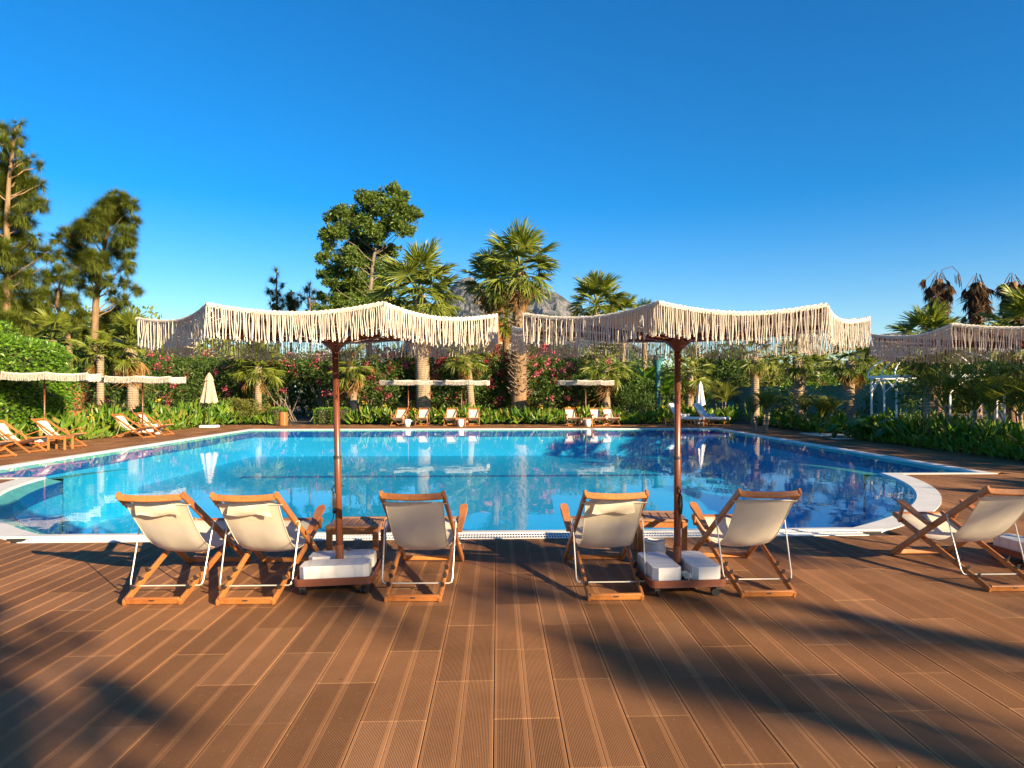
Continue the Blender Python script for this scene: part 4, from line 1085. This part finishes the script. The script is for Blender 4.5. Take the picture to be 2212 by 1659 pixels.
# ------------------------------------------------------------------ far trees
tree('pine_tree', 'tall feathery pine cut off by the left edge of the picture', 42, [(12, 905), (14, 800), (12, 700), (16, 600), (14, 480), (20, 380), (34, 275)],
     [(40, 268, 8), (38, 290, 10), (22, 300, 14), (42, 320, 9), (0, 275, 10), (5, 310, 14), (20, 335, 16), (45, 345, 11), (65, 345, 10), (88, 358, 7), (10, 370, 28), (45, 385, 24), (70, 400, 17), (88, 397, 9), (15, 415, 30), (55, 430, 22), (80, 440, 14), (97, 440, 7), (10, 460, 26), (45, 465, 20), (60, 482, 14), (20, 500, 26), (55, 520, 18), (75, 510, 10), (10, 545, 26), (45, 560, 20), (75, 540, 16), (100, 545, 13), (115, 562, 8), (20, 600, 26), (60, 600, 20), (10, 650, 28), (50, 650, 22), (20, 700, 25), (60, 700, 20), (-25, 400, 30), (-30, 480, 30), (-25, 560, 30), (-25, 640, 30)],
     M_PINE, M_BARK, 95000, .5, 'blade', .30, w=.05, group='pines at the left')
tree('pine_tree', 'leaning pine with an open crown, second from the left against the sky', 45, [(203, 905), (203, 800), (204, 720), (207, 650), (213, 600), (222, 550), (232, 500), (241, 435)],
     [(244, 422, 12), (240, 440, 18), (266, 432, 15), (233, 455, 22), (258, 462, 24), (286, 441, 10), (289, 480, 12), (211, 474, 22), (180, 491, 20), (147, 503, 16), (125, 514, 10), (155, 517, 16), (200, 499, 25), (264, 508, 22), (286, 519, 12), (133, 552, 13), (172, 546, 24), (205, 560, 24), (250, 541, 20), (283, 558, 12), (167, 576, 18), (200, 584, 18), (230, 565, 16), (272, 578, 12), (178, 611, 12), (230, 606, 13), (267, 611, 12), (294, 625, 11), (194, 628, 10), (244, 640, 14), (267, 648, 12)],
     M_PINE, M_BARK, 80000, .44, 'blade', .28, w=.055, group='pines at the left')
tree('pine_tree', 'low crooked pine between the two tall pines at the left', 43, [(152, 905), (150, 760), (146, 720), (132, 680), (122, 655), (128, 620), (130, 600)],
     [(100, 600, 15), (125, 590, 16), (150, 602, 13), (90, 640, 20), (125, 640, 16), (155, 650, 16), (98, 682, 22), (140, 700, 14), (172, 684, 15), (75, 670, 16)],
     M_PINE, M_BARK, 28000, .44, 'blade', .2, w=.05, group='pines at the left')
tree('pine_tree', 'dense low pine foliage right of the leaning pine trunk', 47, [(255, 905), (255, 740), (255, 690)], [(232, 690, 18), (255, 676, 18), (280, 690, 16), (300, 700, 14), (225, 715, 18), (262, 715, 20), (295, 725, 14), (318, 715, 10), (180, 720, 14)], M_PINE, M_BARK, 26000, .44, 'blade', .2, w=.05, group='pines at the left')
tree('broadleaf_tree', 'tall broad-leaved tree with many upright branches left of the tall palms', 48, [(797, 905), (797, 760), (796, 690), (800, 620), (806, 560), (818, 500), (832, 440)],
     [(788, 427, 17), (812, 422, 15), (845, 412, 17), (866, 426, 15), (855, 440, 18), (800, 450, 18), (830, 448, 20), (880, 452, 14), (893, 465, 15), (870, 470, 16), (734, 459, 15), (717, 470, 13), (752, 455, 16), (770, 470, 20), (705, 506, 13), (712, 530, 14), (730, 500, 18), (750, 490, 18), (700, 556, 13), (697, 594, 12), (725, 586, 18), (715, 610, 12), (729, 625, 16), (731, 650, 17), (765, 650, 24), (765, 605, 24), (745, 560, 22), (773, 520, 24), (791, 485, 22), (803, 575, 24), (815, 505, 20), (842, 485, 20), (864, 492, 16), (880, 497, 13), (791, 627, 26), (822, 610, 20), (830, 650, 22), (700, 640, 12), (845, 540, 16), (800, 660, 22), (760, 560, 24), (785, 545, 22), (820, 540, 18), (840, 580, 18), (750, 630, 24), (775, 670, 26), (740, 680, 20), (830, 690, 24), (700, 670, 16)],
     M_BROAD, M_BARKD, 72000, .23, 'leaf', .24, w=.4)
for lab, tr_, cl in (('slim dark conifer with a nodding tip, left of the broad-leaved tree', [(600, 905), (600, 700), (597, 640), (598, 584)], [(598, 588, 4), (595, 600, 6), (590, 612, 7), (586, 626, 8), (600, 632, 8), (612, 622, 5), (618, 611, 5), (590, 652, 9), (608, 652, 9), (600, 675, 12)]),
                     ('small dark conifer just right of the slim conifer', [(629, 905), (629, 700), (630, 625)], [(630, 628, 4), (626, 645, 6), (634, 655, 7), (628, 670, 9)]),
                     ('wispy dark conifer close to the broad-leaved tree', [(670, 905), (670, 700), (668, 612)], [(668, 615, 5), (660, 628, 6), (676, 632, 7), (658, 648, 8), (680, 650, 8), (648, 640, 4), (668, 668, 12), (692, 640, 6), (700, 662, 12), (718, 672, 10)])):
    tree('conifer', lab, 58, tr_, cl, M_DARKTREE, M_BARK, 3600, .55, 'blade', .14, w=.06, group='dark conifers')

# ------------------------------------------------------------------ tall palms
palm('thick-trunked tall fan palm, left of the pair in the middle', 915, 36.5, 640, .40, .34, 2.95, 'g', 18, 15, 30, 0, 0, 906, .9)
palm('tallest fan palm with ragged leaf bases, right of the middle pair', 1121, 36.5, 588, .44, .31, 2.55, 'g', 19, 12, 20, 0, (1.4, 5.6, 190), 1122, .5, M_TRUNK2)
palm('slender fan palm close behind the tallest palm', 1076, 40.5, 612, .24, .20, 2.2, 'g', 20, 12, 16, 0, 0, 1066, .9, M_TRUNK2)
palm('low shaggy fan palm behind the tallest palm', 1094, 41.5, 690, .22, .20, 1.5, 'g', 16, 10, 12, 0, 0, None, 1.0, M_TRUNK2)
palm('green fan palm crown above the right parasol', 1288, 41.0, 662, .2, .17, 2.15, 'g', 22, 8, 4)
palm('smaller fan palm crown right of the green crown above the right parasol', 1346, 42.5, 690, .2, .17, 1.6, 'g', 16, 8, 6)
palm('low fan palm crown beyond the right parasol edge', 1392, 44, 690, .2, .17, 1.3, 'g', 14, 6, 4)
# ------------------------------------------------------------------ young palms round the pool
palm('fan palm with upright leaves rising behind the clipped hedge at far left', 112, 27.5, 735, .17, .15, 1.35, 'y', 10, 4, 2)
palm('fan palm leaning over the right end of the clipped hedge', 215, 28.5, 765, .15, .13, 1.05, 'y', 8, 4, 2)
palm('young fan palm with a full brown skirt behind the second left parasol', 287, 29.5, 750, .24, .21, 1.65, 'y', 14, 3, 44, 0, 0, 282, 1.2)
palm('young fan palm with yellow-green crown left of the gap in the oleanders', 557, 35.5, 792, .19, .16, 1.65, 'y', 13, 9, 6)
palm('young fan palm with hanging dry leaves seen beside the left parasol pole', 764, 36.0, 792, .19, .17, 1.55, 'y', 7, 6, 16, 0, 0, 760, 1.2)
palm('young fan palm with drooping crown behind the far side table', 1019, 36.0, 772, .21, .17, 1.45, 'y', 10, 8, 10, 0, 0, 1008)
palm('young fan palm with drooping crown right of the lone far parasol', 1311, 36.0, 792, .21, .18, 1.65, 'g', 11, 10, 16, 0, 0, 1308, 1.0)
palm('young fan palm with straw skirt behind the cushioned loungers', 1490, 37.5, 800, .24, .2, 1.6, 'g', 9, 8, 16)
palm('fan palm with shaggy brown skirt above the teal wall, left of the leaning one', 1632, 33, 770, .2, .18, 1.25, 'g', 10, 8, 14, 0, 0, None, .8)
palm('leaning fan palm standing before the teal wall', 1731, 29.5, 772, .24, .17, 1.15, 'g', 12, 7, 10, 0, (.9, 2.6, 50), 1722, 1.0)
palm('fan palm with grey trunk and orange-brown skirt before the teal wall', 1838, 26.5, 780, .21, .15, 1.2, 'g', 13, 8, 16)
palm('large fan palm with broad grey trunk beside the gazebo', 2014, 20.5, 745, .20, .155, 1.35, 'g', 16, 10, 26, 0, 0, 2008, .9)
palm('fan palm whose crown fills the right edge above the third parasol', 2232, 21.0, 730, .2, .16, 1.75, 'g', 18, 8, 8)
palm('thin fan palm between the leaning palm and the grey-trunked palm', 1765, 36, 800, .16, .14, 1.3, 'g', 8, 6, 12)
for lab, x, y in (('dead brown palm with a drooping flower stalk, left of the three dead palms', 2028, 605), ('dead brown palm in the middle of the three dead palms', 2111, 612), ('dead brown palm at the right of the three dead palms', 2187, 610)):
    e = palm(lab, x, 33, y, .24, .17, 1.45, 'g', 0, 0, 0, 64, (3.2, 6.6, 60), None, 2.2, M_TRUNK2, 'dead palms')
    if x == 2028:
        g = Geo(); H = hgt(y, 33); pts = [(0, 0, H), (.15, 0, H + .55), (.6, -.1, H + .70), (.95, -.1, H + .35), (1.05, -.1, H - .1)]; g.tube(pts, .018, 5)
        for k in range(16): f = rng.uniform(.35, 1); c = np.array(pts[2]) * (1 - f) + np.array(pts[4]) * f + rng.normal(0, .05, 3); g.tube([c, c + np.array([.03, 0, -.25 - .2 * rng.random()])], .012, 4)
        ob('flower_stalk', g, M_DEAD, e)

# ------------------------------------------------------------------ oleanders
GO = 'oleander bushes along the far side'
def olea(lab, x, depth, wpx, z0, z1, n, fl, size=.20, stems=8):
    return bush('oleander_bush', lab, pos(x, depth), wpx * depth / F * 1.15, 3.0, z0, z1, int(n * 1.9), M_OLEA, size, 30, GO, stems, fl, .26, inner=.45, jitter=.8)
P_ = lambda n: [('flowers', M_PINK, int(n * 4), .10)]; R_ = lambda n: [('flowers', M_RED, int(n * 4), .10)]
olea('pink oleander behind the brown-skirted young palm', 335, 37.0, 175, .5, 4.0, 5200, P_(330))
olea('pink oleander above the closed beige umbrella', 440, 37.5, 150, .5, 3.9, 5200, P_(330))
olea('oleander with scattered pink flowers left of the yellow-green palm', 530, 38.0, 140, .6, 3.9, 5000, P_(260))
olea('dark oleander arching over the gap, left half', 618, 38.5, 130, 2.2, 3.9, 3800, P_(200), stems=10)
olea('pink oleander arching over the gap, right half', 700, 38.0, 120, 2.0, 3.9, 3800, P_(360), stems=10)
olea('bright pink oleander right of the left parasol pole', 800, 37.5, 130, .7, 4.0, 5000, P_(560))
olea('pink oleander left of the thick palm trunk', 870, 38.5, 110, .9, 3.9, 4200, P_(480))
olea('deep pink oleander between the two tall palm trunks', 985, 38.0, 130, .8, 4.1, 4600, R_(420))
olea('deep pink oleander left of the ragged palm trunk', 1065, 38.5, 120, .6, 4.1, 5200, R_(560))
olea('pink oleander right of the ragged palm trunk', 1175, 38.0, 120, .6, 4.1, 5400, P_(520))
olea('sparsely flowering oleander above the lone far parasol', 1262, 38.5, 140, .7, 4.0, 5400, P_(160))
olea('dark oleander right of the lone far parasol', 1362, 39.0, 130, .5, 3.4, 5200, R_(110))
olea('white oleander right of the clipped hedge', 232, 30.5, 110, 1.1, 3.9, 4600, [('flowers', M_WHITEF, 300, .08)])
bush('dark_shrub', 'dark rounded shrub left of the teal post', pos(1372, 36.2), 1.9, 1.6, .2, 2.3, 3600, M_OLEA, .14, 12, None, 5, None, .3)
# stems and low hedge blocks by the gap
bush('box_hedge', 'low clipped hedge block just right of the gap', pos(703, 35.0), 1.0, 1.1, .0, .82, 2200, M_HEDGE, .07, group='low clipped hedges', box=True, stems=2, w=.5)
bush('box_hedge', 'low clipped hedge block beside the left parasol pole', pos(737, 34.6), .9, .9, .0, .86, 2000, M_HEDGE, .07, group='low clipped hedges', box=True, stems=2, w=.5)
bush('box_hedge', 'low clipped hedge behind the litter bin', pos(600, 34.8), .7, 1.2, .0, .85, 2200, M_HEDGE, .07, group='low clipped hedges', box=True, stems=2, w=.5)
bush('round_shrub', 'rounded olive-green shrub left of the litter bin', pos(532, 34.6), 2.6, 2.0, .1, 1.35, 4600, M_OLIVE, .10, 12, None, 3, None, .4)
bush('dark_shrub', 'dark shrub closing the view through the gap', pos(655, 47), 6.0, 3.0, .0, 4.2, 4200, M_OLEA, .26, 16, None, 5, None, .35)

# clipped hedge at the left
bush('clipped_hedge', 'tall clipped bright green hedge at far left', (-16.0, 17.6, 0), 2.6, 15.4, .5, 3.4, 52000, M_HEDGE, .125, box=True, stems=22, w=.52)
bush('hedge_shrub', 'loose green shrub topping the clipped hedge at far left', (-17.6, 21.5), 3.4, 5.0, 2.2, 3.9, 7000, M_HEDGE, .14, 12, None, 4, None, .45)

# ------------------------------------------------------------------ canna beds
def canna_bed(label, poly, n, h, mat=M_CANNA, flowers=6, size=.46, name='canna_bed'):
    xs = [p[0] for p in poly]; ys = [p[1] for p in poly]
    def inside(x, y):
        c = np.zeros(len(x), bool); j = len(poly) - 1
        for i in range(len(poly)):
            (x1, y1), (x2, y2) = poly[i], poly[j]; c ^= ((y1 > y) != (y2 > y)) & (x < (x2 - x1) * (y - y1) / (y2 - y1 + 1e-12) + x1); j = i
        return c
    X = rng.uniform(min(xs), max(xs), n * 4); Y = rng.uniform(min(ys), max(ys), n * 4); m = inside(X, Y); X, Y = X[m][:n], Y[m][:n]; n = len(X)
    # gather into clumps
    Xc = np.round(X / .32) * .32 + rng.normal(0, .07, n) ; Yc = np.round(Y / .32) * .32 + rng.normal(0, .07, n); X = X * .35 + Xc * .65; Y = Y * .35 + Yc * .65
    hv = h * (.75 + .35 * np.sin(X * 1.7 + Y * .9) * np.cos(Y * 1.3)); z = rng.random(n) * np.maximum(hv - size * .75, .05)
    d = np.c_[rng.normal(0, .42, n), rng.normal(0, .42, n), rng.uniform(.55, 1.2, n) * (.5 + z / h)]
    Xf, Yf, Zf = frames(d, np.c_[rng.normal(0, 1, (n, 2)), np.full(n, .2)])
    tv = [(0, 0, 0), (.085, .22, .02), (.115, .50, .0), (.07, .80, -.05), (0, 1.0, -.13), (-.07, .80, -.05), (-.115, .50, .0), (-.085, .22, .02), (0, .5, -.03)]
    tf = [(0, 1, 2, 8), (8, 2, 3, 4), (0, 8, 6, 7), (8, 4, 5, 6)]
    g = Geo(); g.scatter(tv, np.array(tf), np.c_[X, Y, z], Xf, Yf, Zf, size * rng.uniform(.65, 1.2, n)); o = ob(name, g, mat, label=label, cat='plant bed', kind='stuff')
    if flowers:
        k = rng.choice(n, flowers * 14); q = rng.choice(n, flowers)[np.arange(flowers * 14) % flowers]; P = np.c_[X[q], Y[q], hv[q] + .12] + rng.normal(0, .05, (flowers * 14, 3))
        g = Geo(); leaves(g, P, rand_dirs(len(P), .5), .09, .7); f = ob('canna_flowers', g, M_YELF, o, kind='stuff')
    return o
canna_bed('bright green canna leaves behind the chairs on the left side', [(-14.0, 20.8), (-15.4, 20.8), (-15.6, 33.5), (-13.0, 34.6), (-13.6, 30.0), (-13.95, 26)], 3000, 1.15, flowers=4)
canna_bed('green canna leaves left of the litter bin', [pos(470, 34.2), pos(592, 34.0), pos(592, 35.6), pos(470, 36)], 900, .75, flowers=0, size=.36)
canna_bed('bright green canna leaves behind the far deck chairs, from the low hedge to the ragged palm', [pos(752, 33.9), pos(1110, 34.2), pos(1110, 36.0), pos(752, 36.0)], 2300, 1.0, flowers=7)
canna_bed('bright green canna leaves behind the far chairs, from the ragged palm to the loungers', [pos(1110, 34.2), pos(1470, 34.6), pos(1470, 36.2), pos(1110, 36.0)], 2300, .95, flowers=6)
canna_bed('shaded canna leaves behind the cushioned loungers', [pos(1470, 35.6), pos(1575, 34.2), pos(1600, 36.5), pos(1470, 37)], 1000, .95, flowers=3)
canna_bed('shaded canna leaves along the far half of the right hand deck', [(12.25, 25.2), (14.0, 25.2), (14.6, 34), (12.6, 34)], 2000, .95, flowers=0)
canna_bed('shaded canna leaves along the near half of the right hand deck', [(12.2, 8.0), (14.2, 8.0), (14.2, 23.2), (12.3, 23.2)], 4200, .95, flowers=5)
canna_bed('low leafy ground cover edging the right hand deck', [(11.95, 8.0), (12.5, 8.0), (12.5, 23.0), (12.0, 23.0)], 1600, .42, flowers=0, size=.26, name='ground_cover')
canna_bed('low leafy ground cover edging the left hand deck', [(-13.6, 21.5), (-14.2, 21.5), (-14.2, 31.5), (-13.5, 31.5)], 1300, .45, flowers=0, size=.24, name='ground_cover')

# ------------------------------------------------------------------ right hand garden
feather_palm('bushy feather palm with several stems before the teal wall', 1650, 27.5, 1.05, 1.0, 36, 4, lo=55)
feather_palm('broad feather palm in front of the leaning fan palm', 1775, 27.0, .95, 1.05, 36, 4, .5, lo=55)
feather_palm('large feather palm right of the gazebo trunk', 2105, 18.5, 1.6, 1.6, 28, 4, .55, lo=45)
feather_palm('feather palm at the right edge of the picture', 2205, 17.0, 1.3, 1.5, 24, 4, .5, lo=45)
feather_palm('small feather palm by the banana plants', 1560, 38.0, 1.5, 1.3, 22, 3)
bush('climber', 'dark shrub growing up the teal wall left of the feather palm', pos(1690, 31), 1.3, 1.0, .1, 1.9, 1500, M_OLEA, .13, 8, None, 3, None, .35, cat='shrub')
for lab, x in (('thin climber on the teal wall nearest the loungers', 1572), ('second thin climber on the teal wall', 1598), ('thin climber on the teal wall right of the grey-trunked palm', 1878)):
    d = 42 if x < 1700 else 28.5; bush('climber', lab, pos(x, d - .5), .7, .35, .3, 1.6 if x < 1700 else 1.75, 420, M_OLEA, .12, 6, 'climbers on the teal wall', 2, None, .35, cat='climber')
# elephant ears
def ear(label, x, depth, n, s):
    e = empty('elephant_ear_plant', (*pos(x, depth), -.05), label=label, cat='plant', group='elephant ear plants')
    tv = np.array([(0, 0, 0), (.22, -.16, .0), (.34, .10, -.05), (.26, .42, -.06), (0, .82, -.16), (-.26, .42, -.06), (-.34, .10, -.05), (-.22, -.16, 0), (0, .35, -.0)])
    tf = np.array([(0, 1, 2, 8), (8, 2, 3, 4), (0, 8, 6, 7), (8, 4, 5, 6)])
    for k in range(n):
        a = k * 2.4 + rng.random(); r_ = .35 * s * rng.uniform(.4, 1); z = s * rng.uniform(.45, 1.0); tip = np.array([math.cos(a) * r_, math.sin(a) * r_, z])
        g = Geo(); limb(g, (0, 0, 0), tip, .02, .012, .1, 5, 5); st = ob('stalk', g, M_EAR, e)
        g = Geo(); d = np.array([[math.cos(a), math.sin(a), -.35]]); X, Y, Z = frames(d, np.array([[math.cos(a) * .6, math.sin(a) * .6, 1.0]])); g.scatter(tv, tf, tip[None], X, Y, Z, np.array([s * rng.uniform(.6, .85)])); ob('leaf', g, M_EAR, st)
    return e
ear('big-leaved elephant ear plant left of the gazebo', 1862, 22.5, 7, .85); ear('big-leaved elephant ear plant in front of the grey-trunked palm', 1802, 23.5, 6, .75); ear('elephant ear plant at the foot of the gazebo', 1925, 21.5, 6, .85)
# banana plants and teal post
def banana(label, x, depth, h, n, s):
    e = empty('banana_plant', (*pos(x, depth), -.05), label=label, cat='plant', group='banana plants')
    g = Geo(); g.tube([(0, 0, 0), (.02, 0, h * .5), (0, 0, h)], [.10, .08, .05], 10); ob('stem', g, M_BANANA, e)
    for k in range(n):
        a = k * 2.4; el = math.radians(72 - 50 * k / n); L = s * rng.uniform(.8, 1.1); V = []; t = np.linspace(0, 1, 8)
        for f in t:
            r_ = L * f; zz = h - .1 * k * .5 + r_ * math.sin(el) - .38 * L * f ** 2.4; rr = r_ * math.cos(el) + .12 * L * f * f; c = np.array([math.cos(a) * rr, math.sin(a) * rr, zz]); w = .17 * L * math.sin(math.pi * min(1, .08 + f * .90)) ** .7; sd = np.array([-math.sin(a), math.cos(a), 0]) * w
            V += [c - sd + np.array([0, 0, .25 * w]), c, c + sd + np.array([0, 0, .25 * w])]
        Q = np.array([(i * 3 + m, i * 3 + m + 1, i * 3 + m + 4, i * 3 + m + 3) for i in range(7) for m in (0, 1)]); g = Geo(); g.add(V, Q); ob('leaf', g, M_BANANA, e)
    return e
banana('tall banana plant just left of the teal post', 1398, 37.2, 2.2, 9, 1.9); banana('banana plant just right of the teal post', 1440, 37.0, 1.8, 9, 1.7); banana('banana plant behind the loungers at the teal wall end', 1520, 38.5, 1.0, 8, 1.5)
e = empty('teal_post', (*pos(1421, 36.6), -.05), label='teal painted post with a flared top among the banana plants', cat='post'); H = hgt(800, 36.6)
g = Geo(); g.lathe([(.17, 0), (.17, .1), (.14, .14), (.125, H - .1)], 12); ob('shaft', g, M_TEALP, e)
g = Geo(); g.lathe([(.13, H - .1), (.16, H), (.14, H + .1), (.22, H + .55), (.36, H + .80), (.36, H + .86)], 12); ob('flared_top', g, M_TEALP, e)
# garden lamp box and pump box by the teal wall
x, y = pos(1565, 40); g = Geo(); g.box((0, 0, .55), (.9, .5, 1.1), ch=.03); o = ob('garden_cabinet', g, M_TEAL, label='pale teal box in front of the teal wall behind the right lounger', cat='cabinet'); o.location = (x, y, -.05)

# ------------------------------------------------------------------ gazebo
gx, gy = pos(2022, 23.0); GR = 1.95
gz = empty('gazebo', (gx, gy, -.05), 0, label='white metal domed gazebo half hidden by palms at the right', cat='gazebo')
for k in range(8):
    a = math.radians(22.5 + 45 * k); c, s = math.cos(a) * GR, math.sin(a) * GR
    g = Geo(); g.tube([(c, s, 0), (c, s, 2.12)], .035, 8); ob('post', g, M_WHITEP, gz)
    g = Geo(); ts = np.linspace(0, 1, 10); g.tube([(c * 1.06 * math.cos(t * 1.5), s * 1.06 * math.cos(t * 1.5), 2.2 + .85 * math.sin(t * 1.5)) for t in ts], .028, 6); ob('dome_rib', g, M_WHITEP, gz)
    a2 = math.radians(22.5 + 45 * (k + 1)); c2, s2 = math.cos(a2) * GR, math.sin(a2) * GR
    g = Geo(); g.beam((c * 1.06, s * 1.06, 2.16), (c2 * 1.06, s2 * 1.06, 2.16), .06, .09, (0, 0, 1)); ob('ring_beam', g, M_WHITEP, gz)
    g = Geo(); m = np.array([(c + c2) / 2, (s + s2) / 2]); ar = [np.array([c, s]) * (1 - t) + np.array([c2, s2]) * t for t in ts]
    g.tube([(p[0], p[1], 1.62 + .45 * math.sin(math.pi * t)) for p, t in zip(ar, ts)], .022, 6); ob('arch', g, M_WHITEP, gz)
    if k in (4, 7):
        pn = Geo(); A, B = np.array([c, s]), np.array([c2, s2])
        def W(u, z): p = A + (B - A) * u; return (p[0], p[1], z)
        for cz in (.45, .95):
            for cu in (.27, .73):
                for q in range(10):
                    t0, t1 = q * math.pi / 5, (q + 1) * math.pi / 5; r1, r2 = (.24, .12) if q % 2 else (.12, .24)
                    pn.tube([W(cu + r1 * .9 * math.cos(t0), cz + r1 * 1.05 * math.sin(t0)), W(cu + r2 * .9 * math.cos(t1), cz + r2 * 1.05 * math.sin(t1))], .012, 4, False)
                    pn.tube([W(cu + .10 * .9 * math.cos(t0), cz + .10 * 1.05 * math.sin(t0)), W(cu + .10 * .9 * math.cos(t1), cz + .10 * 1.05 * math.sin(t1))], .010, 4, False)
        for z in (.18, 1.22): pn.tube([W(.02, z), W(.98, z)], .018, 4, False)
        ob('lattice_panel', pn, M_WHITEP, gz)
bush('climbing_vine', 'dark vine climbing over the gazebo arches', (gx - 1.3, gy - 1.5), 2.0, 1.4, .9, 2.5, 1600, M_OLEA, .12, 9, None, 4, None, .45, cat='vine')

# ------------------------------------------------------------------ woods beyond the teal wall and the left hill
def wood(name, label, prof, depth, thick, n, mat, size, zmin=0.0, w=.5):
    xs = np.array([p[0] for p in prof], float); ys = np.array([p[1] for p in prof], float)
    nl = int((xs[-1] - xs[0]) / F * depth * thick / 5) + 30
    X = rng.uniform(xs[0], xs[-1], nl); fr = rng.random(nl); D = depth + fr * thick; top = np.interp(X, xs, ys)
    C = []; R = []
    for x, d, t, f in zip(X, D, top, fr):
        zt = hgt(t, depth) * (.55 + .45 * f); r_ = rng.uniform(.035, .07) * depth * .8; p = pos(x, d)
        for lev in np.linspace(max(zmin, zt * .35), zt - r_ * .6, 3): C.append((p[0], p[1], lev + rng.normal(0, .2 * r_))); R.append((r_, r_, r_ * .8))
    C, R = np.array(C), np.array(R); P, Dd = shell_points(C, R, n, .6); g = Geo(); leaves(g, P, Dd, size, w, .7, .3)
    return ob(name, g, mat, label=label, cat='wood', kind='stuff')
wood('wooded_hill', 'pine-covered hill on the left skyline', [(-60, 630), (60, 640), (180, 640), (260, 644), (300, 650), (350, 662), (400, 670), (440, 676), (490, 672), (545, 690), (600, 720)], 95, 50, 26000, M_HILLF, .9)
wood('woodland', 'olive-green trees beyond the teal wall', [(1440, 770), (1520, 745), (1580, 738), (1640, 742), (1700, 730), (1760, 745), (1830, 750), (1900, 742), (1960, 760), (2040, 745), (2120, 750), (2200, 735), (2300, 740)], 52, 16, 30000, M_OLIVE, .5)
wood('woodland', 'low pine thicket behind the clipped hedge', [(-60, 580), (40, 600), (110, 620), (170, 640), (240, 655), (320, 680), (380, 715)], 52, 9, 26000, M_PINE, .5)
wood('woodland', 'green thicket behind the oleanders', [(250, 745), (400, 735), (560, 730), (700, 725), (860, 730), (1000, 745), (1160, 735), (1300, 725), (1440, 760)], 46, 8, 14000, M_OLEA, .42)
bush('round_tree', 'dark dense evergreen behind the closed white umbrella', pos(1572, 43), 3.2, 3.0, 1.6, 4.6, 4200, M_OLEA, .22, 16, None, 5, None, .5, cat='tree')
bush('yellow_shrub', 'yellow-green shrub at the right edge above the deck', pos(2190, 24), 3.0, 2.4, .6, 3.0, 3600, M_HEDGE, .16, 14, None, 5, None, .4)
bush('shrub', 'bright shrub topping the teal wall', pos(1880, 32.0), 4.5, 1.6, 1.6, 2.7, 3600, M_HEDGE, .14, 14, None, 5, None, .4, cat='shrub')
bush('shrub', 'lime shrub topping the teal wall behind the broad feather palm', pos(1775, 36), 5.0, 1.6, 1.5, 2.8, 3600, M_HEDGE, .15, 14, None, 5, None, .4, cat='shrub')

# ------------------------------------------------------------------ trees behind and beside the camera that shade the deck and the right hand border
def shade_tree(label, x, y, H, r, n, z0, r0=.16, size=.4):
    e = empty('shade_tree', (x, y, -.05), label=label, cat='tree', group='trees behind the camera'); g = Geo(); g.tube([(0, 0, 0), (.1, .05, H * .4), (0, .1, H * .8)], [r0 * 1.2, r0, r0 * .6], 8)
    m = 14; C = np.c_[rng.normal(0, r * .45, m), rng.normal(0, r * .45, m), rng.uniform(z0, H, m)]; R = np.full((m, 3), r * .36) * rng.uniform(.6, 1.2, (m, 1))
    for c in C: limb(g, (0, .05, max(1.2, c[2] * .6)), c, r0 * .45, .02)
    ob('trunk', g, M_BARKD, e, smooth=True); P, D = shell_points(C, R, n, .3); g = Geo(); leaves(g, P, D, size, .5); ob('crown', g, M_BROAD, e, kind='stuff')
    return e
for k, (x, y, H, r, n, z0) in enumerate(((19.5, 1.5, 4.2, 2.8, 2600, 1.0), (20.5, 6.5, 4.6, 2.8, 2600, .8), (21.5, 11.5, 4.4, 3.0, 2600, .8), (22.5, 17.0, 4.6, 3.0, 2600, .8), (23.0, 23.0, 4.4, 3.0, 2600, .8))):
    shade_tree('dense shade tree %s of the row beyond the right hand border' % ('nearest', 'second', 'third', 'fourth', 'farthest')[k], x, y, H, r, n, z0)
palm('fan palm behind the camera whose trunk shades the deck', 0, 0, 0, .13, .12, 1.3, 'g', 5, 2, 2, group='trees behind the camera', at=(16.9, -12.0), Hm=7.6)
palm('second fan palm behind the camera, farther right', 0, 0, 0, .13, .12, 1.3, 'g', 5, 2, 2, group='trees behind the camera', at=(18.3, -11.0), Hm=7.4)
palm('third fan palm behind the camera, farthest right', 0, 0, 0, .13, .12, 1.3, 'g', 5, 3, 2, group='trees behind the camera', at=(21.2, -11.2), Hm=7.6)
shade_tree('dense tree behind the camera to the left', 10.6, -10.5, 6.8, 1.2, 620, 5.5, .09, .34)

# bits of dry leaf lying on the deck
n_ = 70; X = rng.uniform(-6, 6, n_); Y = rng.uniform(2.2, 7.3, n_); a = rng.uniform(0, 6.28, n_)
g = Geo(); tv, tf = leafT(.45); g.scatter(tv, tf, np.c_[X, Y, np.full(n_, .003)], np.c_[-np.sin(a), np.cos(a), 0 * a], np.c_[np.cos(a), np.sin(a), 0 * a], np.tile([0, 0, 1.], (n_, 1)), rng.uniform(.008, .024, n_))
ob('leaf_litter', g, M_PALMD, kind='stuff', label='tiny dry leaf bits scattered over the near deck', cat='leaf litter')

# ------------------------------------------------------------------ air
g = Geo(); g.box((0, 1500, 395), (14000, 12000, 810))
t = NT('hazy_air'); t.t.links.new(t.n('VolumePrincipled', {'Color': (.42, .66, 1.0), 'Density': .00002, 'Anisotropy': 0.0}).outputs[0], t.out.inputs[1])
ob('haze', g, t.m, kind='stuff', label='pale blue air between the garden and the mountain', cat='haze')
